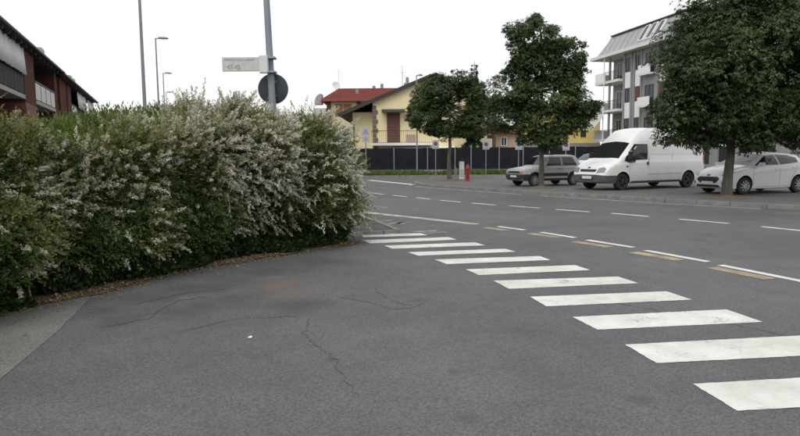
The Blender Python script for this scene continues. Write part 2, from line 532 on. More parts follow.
def line_sheet(name, pa, pb, w, z, mat, side=0.0):
    a, b = G(pa[0], pa[1], z), G(pb[0], pb[1], z)
    d = (b - a).normalized(); n = Vector((-d.y, d.x, 0))
    a, b = a + n * side, b + n * side
    m = MB(); m.poly([a - n * w / 2, b - n * w / 2, b + n * w / 2, a + n * w / 2])
    return m.build(name, mat, road)


for pa, pb in (((498, 226.4), (524.5, 229.9)), ((541, 232.2), (575, 237.6)), ((587, 239.9), (633.6, 247.3)),
               ((645.6, 250.3), (708.3, 261.6)), ((720.4, 265), (810, 282.6))):
    line_sheet('edge_dash', pa, pb, .13, .0045, M['white_paint'])
for pa, pb in (((485, 227.4), (507, 230.4)), ((530, 233.4), (558, 237.6)), ((574, 241.4), (610, 247)),
               ((633, 252.2), (682, 260.3)), ((712, 267.2), (770, 278.9))):
    line_sheet('yellow_dash', pa, pb, .22, .004, M['yellow_paint'])
SOL = [(330, 209), (350, 211.2), (380, 214.3), (415, 218), (445, 221.2), (474.8, 224.5)]
for i in range(len(SOL) - 1):
    line_sheet('yellow_line', SOL[i], SOL[i + 1], .22, .004 + .0002 * (i % 2), M['yellow_paint'])
    if i: line_sheet('white_line', SOL[i], SOL[i + 1], .14, .0046 + .0002 * (i % 2), M['thin_paint'], .12)
for pa, pb in (((343, 190), (350, 190.5)), ((358.8, 191.4), (368.5, 192.4)), ((372.8, 193.1), (384, 194.3)), ((393, 195.3), (407.5, 196.8)),
               ((416.7, 197.6), (430.3, 199.2)), ((440.3, 200.2), (460.7, 202)), ((471.7, 203), (495.6, 205)), ((509.3, 205.8), (539.6, 208)),
               ((556, 209.4), (590, 211.9)), ((611.5, 213.2), (649, 216.4)), ((679, 219), (729, 223.4)), ((761.6, 226.6), (815, 232)), ((850, 236), (915, 243))):
    line_sheet('centre_dash', pa, pb, .14, .004, M['white_paint'])
line_sheet('white_line', (369.5, 180.2), (413.4, 184.6), .4, .004, M['white_paint'])
# worn letters beside the solid line
for (a, b) in (((380, 221.4), (394, 219.6)), ((388, 224.6), (402, 222)), ((398, 223.6), (409, 221.6)), ((411, 231.8), (438, 230.6)), ((424, 233), (446, 231.8))):
    line_sheet('worn_letter', a, b, .22, .0042, M['worn_paint'])


def seam(pts, w, mat=M['tar'], z=.0032):
    P = []
    for i in range(len(pts) - 1):
        for t in np.linspace(0, 1, 9)[:-1]:
            P.append(Vector(G(*[pts[i][k] * (1 - t) + pts[i + 1][k] * t for k in (0, 1)], z)))
    P.append(G(*pts[-1], z))
    P = [p + Vector((random.uniform(-.025, .025), random.uniform(-.025, .025), 0)) for p in P]
    lf, rt = [], []
    for i, p in enumerate(P):
        d = (P[min(i + 1, len(P) - 1)] - P[max(i - 1, 0)]).normalized()
        n = Vector((-d.y, d.x, 0)); ww = w * random.uniform(.3, 1.2) * (.25 if i in (0, len(P) - 1) else 1)
        lf.append(p + n * ww / 2); rt.append(p - n * ww / 2)
    k = len(P)
    m = MB(); m.add(lf + rt, [(i, i + 1, k + i + 1, k + i) for i in range(k - 1)])
    m.build('crack', mat, road)


seam([(304, 334), (316, 345), (332, 355), (343, 375), (357, 397)], .011)
seam([(308, 318), (304, 334)], .015)
seam([(340, 297), (372, 303), (396, 309), (412, 308), (424, 303)], .012)
seam([(372, 287), (385, 297), (400, 303), (412, 306)], .014)
seam([(100, 328), (150, 318), (176, 301), (210, 296)], .015)
seam([(130, 305), (190, 292), (240, 288)], .014)
seam([(182, 331), (240, 318), (300, 316)], .012)
seam([(600, 300), (700, 318), (762, 330), (800, 338)], .012)

# far pavement with its kerb stones
KERB_PX = [(417, 184.2), (424, 186.2), (436, 187.4), (447.5, 188.3), (478.7, 190.3), (540, 194.6), (605, 198.6), (670, 202.6), (735, 206.2), (800, 209.8), (870, 214), (960, 219.5)]
KP = [G(x, y) for x, y in KERB_PX]
KP = [KP[0] + Vector((.75, 2.6, 0)), KP[0] + Vector((-.05, 1.2, 0))] + KP + [Vector((30, 4, 0))]


def resample(pts, step):
    out = [pts[0].copy()]; acc = 0
    for i in range(len(pts) - 1):
        a, b = pts[i], pts[i + 1]; L = (b - a).length; t = step - acc
        while t <= L:
            out.append(a + (b - a) * (t / L)); t += step
        acc = L - (t - step)
    return out


KR = resample(KP, 1.0)
KZ = .12
poly = [(p.x, p.y, KZ) for p in KR] + [(58, 4, KZ), (58, 44.2, KZ), (2.2, 44.2, KZ)]
pm = MB(); pm.poly(poly, .16)
pavement = pm.build('pavement', M['pavement']); tag(pavement, 'raised grey asphalt pavement and parking strip across the road', 'pavement', kind='structure')
for i in range(len(KR) - 1):
    a, b = KR[i], KR[i + 1]
    d = (b - a).normalized(); n = Vector((d.y, -d.x, 0))       # towards the road
    if n.y > 0 and i > 4: n = -n
    if i <= 4 and n.x > 0: n = -n
    a2, b2 = a + d * .006, b - d * .006
    q = [a2 + n * .13, b2 + n * .13, b2 - n * .02, a2 - n * .02]
    m = MB(); m.poly([(v.x, v.y, KZ + .006) for v in q], .15)
    m.build('kerb_stone', M['kerb'], pavement)
# thin edge line along that kerb
for i in range(3, len(KR) - 1):
    a, b = KR[i], KR[i + 1]; d = (b - a).normalized(); n = Vector((d.y, -d.x, 0))
    if n.y > 0: n = -n
    q = [a + n * .42, b + n * .42, b + n * .54, a + n * .54]
    if i % 9 != 4:
        m = MB(); m.poly([(v.x, v.y, .004) for v in q]); m.build('edge_line', M['thin_paint'], road)

# verge with grass before the fence
vm = MB(); vm.poly([(-30, 44.6, .13), (60, 44.6, .13), (60, 60, .13), (-30, 60, .13)], .17)
verge = vm.build('verge', M['ground']); tag(verge, 'grassy verge along the black fence', 'verge', kind='structure')
for i in range(36):
    m = MB(); x = -14 + i * 1.0; m.box(x + .006, x + .994, 44.45, 44.597, -.02, .15)
    m.build('kerb_stone', M['kerb'], verge)
n = 26000
x = rng.uniform(-14, 26, n); y = rng.uniform(44.7, 47.9, n)
keep = Waves(5, 1.1)(np.stack([x, y, y * 0], 1)) > -.7
x, y = x[keep], y[keep]; n = len(x)
ax = np.stack([rng.normal(0, .45, n), rng.normal(0, .45, n), np.ones(n)], 1)
gr = leaves_mesh('grass', np.stack([x, y, np.full(n, .12)], 1), ax, rand_unit(n), rng.uniform(.15, .5, n), rng.uniform(.03, .08, n), rng.uniform(0, 1, n), M['grass'], None, .1)
tag(gr, 'unmown green grass at the foot of the black fence', 'grass', kind='stuff')

# small asphalt pavement corner at the end of the hedge
CPX = [(300, 206), (356, 217.5), (376, 223.5), (398, 233), (383, 234.2), (361, 234.8), (340, 241), (250, 250)]
cp = [G(x, y) for x, y in CPX]
m = MB(); m.poly([(p.x, p.y, .06) for p in cp], .09)
corner = m.build('pavement_corner', M['dark_asphalt']); tag(corner, 'low dark asphalt pavement corner edged with pale kerb', 'pavement', kind='structure')
for i in range(1, 6):
    a, b = cp[i], cp[i + 1]; d = (b - a).normalized(); L = (b - a).length
    k = max(1, int(L / .8))
    for j in range(k):
        s, e = a + d * (L * j / k + .004), a + d * (L * (j + 1) / k - .004)
        mm = MB(); mm.bar((s.x, s.y, .025), (e.x, e.y, .025), .12, .095); mm.build('kerb_stone', M['kerb'], corner)

# ================================================================== HEDGE
HB_PX = [(-330, 420), (-200, 368), (-90, 330), (0, 306), (60, 292), (120, 280), (180, 267), (240, 256), (300, 248), (341, 242.5)]
HB = [G(x, y) for x, y in HB_PX]
end = HB[-1] + Vector((-.25, .75, 0))
seg = np.array([[p.x, p.y] for p in HB] + [[end.x, end.y], [end.x - .55, end.y + .45]])
cum = np.concatenate([[0], np.cumsum(np.linalg.norm(np.diff(seg, axis=0), axis=1))])
HL = cum[-1]


def hedge_base(s):
    """base point and outward normal at arc length s"""
    px = np.interp(s, cum, seg[:, 0]); py = np.interp(s, cum, seg[:, 1])
    e = .45
    d = np.stack([np.interp(s + e, cum, seg[:, 0]) - np.interp(s - e, cum, seg[:, 0]),
                  np.interp(s + e, cum, seg[:, 1]) - np.interp(s - e, cum, seg[:, 1])], 1)
    d = unit(d)
    return np.stack([px, py], 1), np.stack([d[:, 1], -d[:, 0]], 1), d


# where along s the picture columns fall (used for the seam between the two shrubs)
def s_of_px(px):
    best = min(range(400), key=lambda i: abs((lambda p: 400 + F_PX * p[0] / p[1])(hedge_base(np.array([HL * i / 400]))[0][0]) - px))
    return HL * best / 400


S_SEAM = s_of_px(287)
S_FRAME = s_of_px(0)
# cross-section of the hedge: (outward offset, height)
PROF = np.array([[-.10, .02], [.06, .35], [.20, .8], [.28, 1.2], [.24, 1.6], [.06, 1.95], [-.25, 2.12], [-.7, 2.18], [-1.3, 2.1], [-1.8, 1.85], [-2.0, 1.2], [-2.0, .2]])
pc = np.concatenate([[0], np.cumsum(np.linalg.norm(np.diff(PROF, axis=0), axis=1))])
W1, W2, W3 = Waves(1, 2.2), Waves(2, 5.0), Waves(3, 11.0)


def hedge_surface(s, v, depth):
    b, nrm, d = hedge_base(s)
    o = np.interp(v, pc, PROF[:, 0]); z = np.interp(v, pc, PROF[:, 1])
    hs = np.interp(s, [S_FRAME, S_60, S_100, S_180, S_200, S_SEAM, HL], [.875, .87, .80, .83, .985, .985, 1.0]) + .03 * np.sin(s * 1.3 + 1) + .025 * np.sin(s * 3.1)
    seamd = np.exp(-((s - S_SEAM) / .22) ** 2)
    hs = hs + .07 * np.exp(-((s - S_200) / .8) ** 2)
    o = o + .13 * (s > S_SEAM) * np.clip(z - .4, 0, 1)
    z = z * hs
    p = np.stack([b[:, 0] + nrm[:, 0] * o, b[:, 1] + nrm[:, 1] * o, z], 1)
    e = .05
    o2 = np.interp(v + e, pc, PROF[:, 0]) - np.interp(v - e, pc, PROF[:, 0]); z2 = np.interp(v + e, pc, PROF[:, 1]) - np.interp(v - e, pc, PROF[:, 1])
    t = unit(np.stack([o2, z2], 1))
    nn = np.stack([nrm[:, 0] * t[:, 1], nrm[:, 1] * t[:, 1], -t[:, 0]], 1)
    amp = W1(p) * .11 + W2(p) * .10 + W3(p) * .065 - seamd * .5
    return p + nn * (amp - depth)[:, None], nn


S_200 = s_of_px(205)
S_100, S_60, S_180 = s_of_px(100), s_of_px(55), s_of_px(178)


def hedge_piece(name, s0, s1, nsprig, label, flower_rate, tipcol, shoots):
    root = empty(name, (0, 0, 0), 0, label, 'hedge', 'flowering hedge along the side street')
    # woody core
    ns, nv = max(6, int((s1 - s0) / .25)), 22
    S, V = np.meshgrid(np.linspace(s0 + .1, s1 - .1, ns), np.linspace(.05, pc[-1], nv), indexing='ij')
    P, _ = hedge_surface(S.ravel(), V.ravel(), np.full(S.size, .36))
    mb = MB()
    fs = [(i * nv + j, (i + 1) * nv + j, (i + 1) * nv + j + 1, i * nv + j + 1) for i in range(ns - 1) for j in range(nv - 1)]
    fs += [tuple(range(nv)), tuple((ns - 1) * nv + j for j in range(nv))]
    mb.add([tuple(p) for p in P], fs)
    mb.build('branches', M['twig'], root)
    # sprigs
    s = rng.uniform(s0, s1, nsprig)
    v = pc[-1] * np.where(rng.uniform(size=nsprig) < .86, rng.uniform(0, .62, nsprig), rng.uniform(.62, 1, nsprig))
    depth = rng.exponential(.09, nsprig) - .01
    p, nn = hedge_surface(s, v, depth + .13)
    up = np.array([0, 0, 1.0])
    ax = unit(nn * .75 + up * rng.uniform(-.35, .75, (nsprig, 1)) + rand_unit(nsprig) * .65)
    ln = rng.uniform(.09, .22, nsprig)
    # long upright shoots on the top
    ksh = int(shoots)
    ss = rng.uniform(s0, s1, ksh); vv = pc[-1] * rng.uniform(.36, .52, ksh)
    ps, _ = hedge_surface(ss, vv, np.full(ksh, .05))
    p = np.concatenate([p, ps]); ax = np.concatenate([ax, unit(up + rand_unit(ksh) * .45)])
    ln = np.concatenate([ln, rng.gamma(3, .065, ksh).clip(.12, .5)]); depth = np.concatenate([depth, np.zeros(ksh)])
    s = np.concatenate([s, ss]); n = len(p)
    k = 10
    tt = np.tile(np.linspace(.1, 1, k), n)
    base = np.repeat(p, k, 0) + np.repeat(ax * ln[:, None], k, 0) * tt[:, None]
    base[:, 2] -= .05 * tt ** 2 * np.repeat(ln / .2, k)
    la = unit(np.repeat(ax, k, 0) * .75 + rand_unit(n * k) * .85)
    clumpc = W2(p * .8) * .14 + W1(p * 1.7 + 9) * .10
    hz = np.clip((p[:, 2] - .5) / 1.6, 0, 1)
    rr = np.repeat(.22 + clumpc + tipcol * hz, k) + .20 * tt * np.repeat(hz, k) + rng.normal(0, .12, n * k)
    lw = rng.uniform(.015, .028, n * k)
    ok = base[:, 2] > .02
    leaves_mesh('foliage', base[ok], la[ok], rand_unit(n * k)[ok], rng.uniform(.034, .066, n * k)[ok], lw[ok], rr[ok], M['hedge_leaf'], root)
    # arching outer shoots, most of them ending in a creamy plume
    na = int(nsprig * .50)
    s = rng.uniform(s0, s1, na); v = pc[-1] * rng.uniform(.05, .60, na)
    p, nn = hedge_surface(s, v, rng.uniform(.02, .12, na))
    _, _, dd = hedge_base(s); dd = np.concatenate([dd, np.zeros((na, 1))], 1)
    ok = p[:, 2] > .38
    p, nn, dd, s = p[ok], nn[ok], dd[ok], s[ok]; na = len(p)
    ax = unit(nn * .8 + up * rng.uniform(-.05, .6, (na, 1)) + dd * rng.uniform(-.5, .75, (na, 1)) + rand_unit(na) * .42)
    ln = rng.gamma(7, .034, na).clip(.10, .5)
    dr = rng.uniform(.05, .38, na) * (1 - .8 * np.clip(nn[:, 2], 0, 1))
    hz = np.clip((p[:, 2] - .5) / 1.6, 0, 1)

    def along(t, k):
        q = np.repeat(p, k, 0) + np.repeat(ax * ln[:, None], k, 0) * t[:, None]
        q[:, 2] -= np.repeat(ln * dr, k) * t ** 2
        tg = np.repeat(ax, k, 0).copy(); tg[:, 2] -= 2 * np.repeat(dr, k) * t
        return q, unit(tg)
    k = 14
    tt = np.tile(np.linspace(.05, .95, k), na)
    q, tg = along(tt, k)
    la = unit(tg * .7 + rand_unit(na * k) * .7)
    rr = np.repeat(.30 + tipcol * hz + .10 * W2(p), k) + .22 * tt + rng.normal(0, .10, na * k)
    leaves_mesh('foliage', q, la, rand_unit(na * k), rng.uniform(.034, .060, na * k), rng.uniform(.014, .024, na * k), rr, M['hedge_leaf'], root)
    has = rng.uniform(size=na) < flower_rate(p, s) * np.clip(.8 + .4 * W2(p + 5) + .35 * W1(p + 3), .05, 1.4)
    p, ax, ln, s, hz, dr = p[has], ax[has], ln[has], s[has], hz[has], dr[has]
    nf = len(p); kk = 44
    tt = np.tile(np.linspace(0, 1, kk), nf) ** .8
    t2 = .62 + tt * np.repeat(rng.uniform(.45, .75, nf) * np.interp(s, [S_FRAME, S_SEAM], [.62, 1.0]), kk)
    q, tg = along(t2, kk)
    fat = np.repeat(rng.uniform(.010, .021, nf), kk)
    q += rng.normal(0, 1, (nf * kk, 3)) * (fat * (1.25 - .95 * tt))[:, None]
    right = np.clip((s - S_FRAME) / (S_SEAM - S_FRAME), 0, 1)
    mean = .40 + .38 * right + .32 * (1 - hz) * (1 - right)
    fc = np.repeat(mean + rng.normal(0, .16, nf), kk) + rng.normal(0, .10, nf * kk)
    leaves_mesh('blossom', q, unit(tg + rand_unit(nf * kk) * .8), rand_unit(nf * kk), rng.uniform(.020, .038, nf * kk), rng.uniform(.011, .019, nf * kk), fc, M['flower'], root)
    return root


def fr_main(p, s):
    a = np.interp(s, [S_FRAME, (S_FRAME + S_SEAM) / 2, S_SEAM - .6, S_SEAM], [.34, .37, .78, .86])
    return a * np.interp(p[:, 2], [.4, .8, 1.3, 2.2], [.2, .6, .9, 1.0])


def fr_end(p, s):
    return .8 * np.interp(p[:, 2], [.4, .8, 2.0], [.3, .8, 1.0])


hedge_piece('flowering_hedge', 0, S_SEAM + .05, 21000, 'long olive hedge with drooping white blossom along the side street', fr_main, .26, 900)
hedge_piece('flowering_hedge', S_SEAM - .05, HL, 5400, 'rounded white-flowered shrub closing the hedge at the pavement corner', fr_end, .30, 160)

# bright green shrub behind the hedge
def bush(name, centre, radii, n, mat, label, cat, leaf=(.05, .09), group=None, up=.6):
    root = empty(name, (centre[0], centre[1], 0), 0, label, cat, group)
    u = rand_unit(n); u[:, 2] = np.abs(u[:, 2]) * 1.0
    rr = rng.uniform(.55, 1.0, n) ** .6
    q = u * rr[:, None] * np.array(radii)
    q *= (1 + .12 * Waves(31, 3)(q))[:, None]
    q[:, 2] += centre[2]
    mb = MB()
    for a in range(7):
        th = a * 2.4; mb.tube([(0, 0, 0), (math.cos(th) * radii[0] * .3, math.sin(th) * radii[1] * .3, centre[2]), (math.cos(th) * radii[0] * .6, math.sin(th) * radii[1] * .6, centre[2] + radii[2] * .5)], [.03, .022, .01], 6)
    mb.build('stem', M['twig'], root)
    k = 8
    base = np.repeat(q, k, 0) + rng.normal(0, .06, (n * k, 3))
    la = unit(np.repeat(u, k, 0) * .5 + np.array([0, 0, up]) + rand_unit(n * k) * .7)
    leaves_mesh('foliage', base, la, rand_unit(n * k), rng.uniform(*leaf, n * k), rng.uniform(.018, .034, n * k), np.clip(rng.normal(.45, .25, n * k) + np.repeat(Waves(4, 3)(q) * .12, k), 0, 1), mat, root)
    return root


for px, dist, zc, rx, lab in ((48, 8.8, 1.15, .8, 'bright green shrub peeking over the hedge before the brick terrace'),
                              (112, 9.9, 1.36, 1.1, 'bright green shrub over the hedge between terrace end and tall lamp post'),
                              (165, 11.0, 1.50, 1.2, 'bright green shrub over the hedge under the row of distant street lamps'),
                              (290, 13.6, 1.40, .8, 'bright green shrub behind the hedge end beside the sign pole')):
    c = AT(px, 120, dist)
    bush('green_shrub', (c.x, c.y, zc), (rx, .9, .95), 2600, M['shoot_leaf'], lab, 'shrub', (.05, .11), 'bright green shrubs behind the hedge')

# ivy and fallen leaves at the hedge foot, soil strip beneath
ss = np.linspace(0, cum[-3] - .05, 60)
b, nr, _ = hedge_base(ss)
m = MB()
wv = .42 + .09 * np.sin(ss * 2.1) + .06 * np.sin(ss * 5.3)
out = [(b[i, 0] + nr[i, 0] * wv[i], b[i, 1] + nr[i, 1] * wv[i], .012) for i in range(60)]
inn = [(b[i, 0] - nr[i, 0] * 2.2, b[i, 1] - nr[i, 1] * 2.2, .012) for i in range(60)]
m.add(out + inn, [(i, i + 1, 60 + i + 1, 60 + i) for i in range(59)])
bed = m.build('soil_bed', M['soil']); tag(bed, 'bare soil strip under the flowering hedge', 'soil', kind='structure')
n = 19000
s = rng.uniform(0, cum[-3] + .1, n); b, nr, _ = hedge_base(s)
off = rng.uniform(-.25, .26, n) + .10 * np.sin(s * 2.7) + .05 * np.sin(s * 7)
hgt = np.maximum(0, rng.uniform(0, .40, n) * np.clip((.42 - off) / .5, .05, 1)) + .02
q = np.stack([b[:, 0] + nr[:, 0] * off, b[:, 1] + nr[:, 1] * off, hgt], 1)
keep = (W2(q * 1.3) > -1.0)
q = q[keep]; nr = nr[keep]; n = len(q)
la = unit(np.stack([nr[:, 0], nr[:, 1], np.full(n, -.1)], 1) + rand_unit(n) * .9)
iv = leaves_mesh('ivy', q, la, rand_unit(n), rng.uniform(.045, .085, n), rng.uniform(.04, .07, n), np.clip(rng.normal(.4, .25, n), 0, 1), M['ivy'], None, .12)
tag(iv, 'dark green ivy creeping along the hedge foot', 'ivy', kind='stuff')
n = 7000
s = rng.uniform(0, cum[-3] + .2, n); b, nr, _ = hedge_base(s)
off = .10 + np.abs(rng.normal(.15, .18, n)) + .09 * np.sin(s * 2.1)
far = rng.uniform(size=n) < .012
off = np.where(far, off + rng.uniform(.1, 1.2, n), off)
q = np.stack([b[:, 0] + nr[:, 0] * off, b[:, 1] + nr[:, 1] * off, np.where(off > .5, .006, rng.uniform(.014, .035, n))], 1)
la = rand_unit(n); la[:, 2] *= .25
sd = np.cross(la, np.array([0, 0, 1.0]) + rand_unit(n) * .35)
lt = leaves_mesh('leaf_litter', q, la, sd, rng.uniform(.02, .05, n), rng.uniform(.012, .03, n), rng.uniform(0, 1, n), M['litter'], None, .2)
tag(lt, 'dry brown fallen leaves along the hedge foot', 'leaf litter', kind='stuff')

c = G(250, 338.5)
m = MB(); m.add([(c.x - .03, c.y - .02, .008), (c.x + .03, c.y - .025, .010), (c.x + .035, c.y + .02, .022), (c.x, c.y + .03, .03), (c.x - .03, c.y + .02, .012), (c.x, c.y, .035)],
                [(0, 1, 5), (1, 2, 5), (2, 3, 5), (3, 4, 5), (4, 0, 5), (4, 3, 2, 1, 0)])
m.v = [(c.x + (v[0] - c.x) * .55, c.y + (v[1] - c.y) * .55, .006 + v[2] * .5) for v in m.v]
o = m.build('paper_scrap', M['paper']); tag(o, 'crumpled white paper scrap lying on the asphalt', 'litter')

# ================================================================== TREES
def tree(name, px, py, z0, label, lobes, n, trunk_r, mat, leaf, group, leader, palmate=7, seed=0, lean=(0, 0), gap=-.55, ydepth=None):
    base = G(px, py, z0)
    Y = base.y
    root = empty(name, base, 0, label, 'tree', group)
    sc = Y / F_PX
    Ls = []
    for (lx, ly, rx, ry, dy) in lobes:
        c = AT(lx, ly, Y + dy) - base
        Ls.append((np.array(c), np.array([rx * sc, (ydepth or min(rx, ry * 1.2)) * sc, ry * sc])))
    rs = np.random.default_rng(seed + 100)
    for (c, r_) in list(Ls):                           # ragged boughs round each lobe
        for q in range(5):
            u = unit(rs.normal(size=3)); f = rs.uniform(.26, .44)
            Ls.append((c + u * r_ * rs.uniform(.72, .98), np.maximum(r_ * f, .22) * np.array([1.15, 1.15, .8])))
    top = AT(leader[0], leader[1], Y) - base
    # trunk with limbs
    rnd = random.Random(seed)
    tb = MB()
    hts = np.linspace(0, 1, 9)
    pts = [Vector((top.x * t ** 1.3 + rnd.uniform(-.03, .03), rnd.uniform(-.03, .03), top.z * t)) for t in hts]
    rad = [trunk_r * (1.35 if i == 0 else 1) * (1 - .85 * t) for i, t in enumerate(hts)]
    pts.insert(1, Vector((pts[0].x, pts[0].y, .18))); rad.insert(1, trunk_r * 1.05)
    pts[0].z = -.04
    tb.tube(pts, rad, 12)
    tb.build('trunk', M['bark'], root, smooth=True)
    lb = MB()
    for (c, r_) in Ls[:len(lobes)]:
        for q in range(3):
            tz = max(top.z * .28, min(top.z * .85, c[2] - r_[2] * rnd.uniform(.2, 1.1)))
            t = tz / top.z
            tz = float(tz); t = float(t); st = Vector((top.x * t ** 1.3, 0, tz))
            e = Vector(c.tolist()) + Vector([rnd.uniform(-.7, .7) * float(r_[i]) for i in range(3)])
            mid = st.lerp(e, .5) + Vector((rnd.uniform(-.15, .15), rnd.uniform(-.15, .15), -.1))
            rr = trunk_r * .33
            lb.tube([st, mid, e], [rr, rr * .6, rr * .15], 6)
    lb.build('limbs', M['bark'], root, smooth=True)
    # leaf groups through the volume of the lobes
    vol = np.array([r_[0] * r_[1] * r_[2] for _, r_ in Ls]) ** .72
    cnt = (n * vol / vol.sum()).astype(int)
    P, D = [], []
    wv = Waves(seed + 40, 5.2); wv2 = Waves(seed + 60, 2.4)
    for (c, r_), k in zip(Ls, cnt):
        u = rand_unit(k)
        rr = 1 - np.abs(rng.normal(0, .24, k))
        rr = np.clip(rr, .12, 1.04) * (1 + .13 * wv(u * r_ + c))
        q = c + u * rr[:, None] * r_
        P.append(q); D.append(unit(u / r_))
    P = np.concatenate(P); D = np.concatenate(D)
    keep = (wv(P) * .6 + wv2(P * 1.3) * .6) > gap
    P, D = P[keep], D[keep]
    k = palmate; n = len(P)
    # each group: a hanging fan of leaflets
    ax = unit(D * .8 + rand_unit(n) * .7 + np.array([0, 0, -.05]))
    nrm = unit(np.array([0, 0, 1.0]) + D * .6 + rand_unit(n) * .45)
    a = unit(np.cross(nrm, ax)); b_ = np.cross(a, nrm)
    ang = np.tile(np.linspace(-1.9, 1.9, k), n) + rng.normal(0, .2, n * k)
    la = np.repeat(b_, k, 0) * np.cos(ang)[:, None] + np.repeat(a, k, 0) * np.sin(ang)[:, None]
    la[:, 2] -= .35
    base_ = np.repeat(P, k, 0) + rng.normal(0, .02, (n * k, 3))
    sd = np.cross(np.repeat(nrm, k, 0), la) + rand_unit(n * k) * .35
    ll = rng.uniform(leaf * .7, leaf * 1.25, n * k)
    rc = np.repeat(.42 + .16 * wv2(P) + rng.normal(0, .13, n), k) + rng.normal(0, .1, n * k)
    leaves_mesh('crown', base_, la, sd, ll, ll * .44, rc, mat, root, .12, .15)
    return root


# nearest: big chestnut before the small white hatchback
tree('chestnut_tree', 727, 196.6, KZ, 'broad dark green street tree with low crown in front of the white hatchback',
     [(735, 60, 72, 62, 0), (696, 95, 43, 46, -.3), (692, 52, 38, 34, 0), (780, 95, 62, 55, 0), (790, 40, 55, 52, .2), (725, 12, 42, 34, 0), (762, -5, 45, 34, .3),
      (742, 118, 45, 32, -.5), (683, 128, 26, 20, .1), (681, 108, 28, 26, 0), (800, 118, 45, 26, -.2), (768, 128, 24, 17, -.6), (840, 80, 45, 55, 0), (706, 138, 14, 11, 0), (700, 22, 24, 20, 0)],
     30000, .165, M['chestnut'], .105, 'trees planted along the far pavement', (742, 20), 6, 3, gap=-1.15)
tree('street_tree', 541, 187, KZ, 'tall layered dark green street tree beside the old silver hatchback',
     [(540, 38, 26, 18, 0), (520, 30, 14, 9, 0), (562, 44, 20, 12, 0), (533, 62, 26, 14, 0), (557, 72, 26, 16, 0), (515, 92, 26, 16, 0), (545, 95, 36, 20, 0), (572, 103, 22, 16, 0),
      (516, 116, 28, 16, 0), (548, 122, 34, 18, 0), (576, 118, 20, 12, .2), (590, 108, 10, 9, 0), (530, 134, 14, 10, 0), (556, 138, 22, 12, -.3), (537, 20, 9, 6, 0), (505, 104, 14, 10, 0), (518, 52, 16, 12, 0), (566, 60, 17, 14, 0), (542, 56, 28, 16, .3), (516, 76, 14, 11, .2), (572, 86, 14, 12, 0)],
     18000, .125, M['linden'], .108, 'trees planted along the far pavement', (541, 28), 6, 5, gap=-.78)
tree('street_tree', 449.5, 180.2, KZ, 'smaller round dark street tree behind the red hydrant',
     [(448, 92, 28, 18, 0), (428, 100, 18, 15, 0), (468, 98, 20, 18, 0), (447, 118, 32, 16, 0), (424, 118, 16, 13, 0), (474, 118, 19, 17, 0), (452, 130, 20, 9, 0), (436, 127, 12, 8, 0), (412, 113, 7, 4, 0), (440, 82, 16, 9, 0), (480, 106, 12, 14, .4), (436, 82, 13, 9, 0), (462, 80, 15, 11, 0), (476, 92, 11, 12, .3), (420, 108, 12, 9, 0), (466, 132, 10, 7, 0)],
     12000, .135, M['linden'], .115, 'trees planted along the far pavement', (450, 88), 6, 9, gap=-.75)
# fir behind the yellow house fence
base = Vector((AT(474, 150, 50.0).x, 50.0, .12))
root = empty('fir_tree', base, 0, 'slim dark conifer rising behind the small street tree', 'tree')
top = AT(475, 62, 50.0).z - .12
MB().tube([(0, 0, 0), (0, 0, top * .6), (0, 0, top)], [.16, .09, .02], 8).build('trunk', M['bark'], root, smooth=True)
n = 9000
h = 1 - np.sqrt(rng.uniform(0, 1, n)); ang = rng.uniform(0, 6.283, n)
rad = (1 - h) * 1.25 * (.65 + .35 * np.sin(h * 42) + .15 * np.sin(ang * 3 + h * 20)) * rng.uniform(.5, 1, n) + .05
q = np.stack([np.cos(ang) * rad, np.sin(ang) * rad, .6 + h * (top - .6) - rad * .25], 1)
leaves_mesh('crown', q, np.stack([np.cos(ang), np.sin(ang), np.full(n, -.15)], 1) + rand_unit(n) * .4, rand_unit(n), rng.uniform(.16, .34, n), rng.uniform(.05, .1, n), rng.uniform(0, 1, n), M['fir'], root)

# soil rings under the trees
for (px, py, rr) in ((541, 187.6, .75), (727, 198, .8), (449.5, 180.6, .7)):
    c = G(px, py, KZ)
    m = MB()
    ring = [(c.x + math.cos(a) * rr * random.uniform(.85, 1.15), c.y + math.sin(a) * rr * .8, KZ + .004) for a in np.linspace(0, 6.283, 15)[:-1]]
    m.add(ring + [(c.x, c.y, KZ + .09)], [(i, (i + 1) % 14, 14) for i in range(14)])
    m.build('tree_pit', M['soil'], pavement)


# ================================================================== BUILDINGS
def window(parent, x0, x1, z0, z1, y, frame_mat, fw=.06, pane=M['win_glass'], mull=1, name='window'):
    """frame standing on the wall plane y (outward = -y) with recessed-look pane"""
    w = MB()
    w.box(x0, x1, y - .05, y + .02, z0, z0 + fw).box(x0, x1, y - .05, y + .02, z1 - fw, z1)
    w.box(x0, x0 + fw, y - .048, y + .02, z0 + fw, z1 - fw).box(x1 - fw, x1, y - .048, y + .02, z0 + fw, z1 - fw)
    for k in range(mull):
        xm = x0 + (x1 - x0) * (k + 1) / (mull + 1)
        w.box(xm - fw * .4, xm + fw * .4, y - .046, y + .02, z0 + fw, z1 - fw)
    o = w.build(name, frame_mat, parent)
    MB().box(x0 + .01, x1 - .01, y - .02, y + .015, z0 + .01, z1 - .01).build('pane', pane, o)
    return o


def shutter(parent, x0, x1, z0, z1, y, mat, name='shutter'):
    w = MB(); w.box(x0, x1, y - .06, y + .01, z0, z1)
    o = w.build(name, mat, parent)
    s = MB(); k = int((z1 - z0) / .12)
    for i in range(k):
        z = z0 + .06 + i * (z1 - z0 - .08) / k
        s.box(x0 + .05, x1 - .05, y - .085, y - .058, z, z + .07)
    s.build('slats', mat, o)['kind'] = 'stuff'
    return o


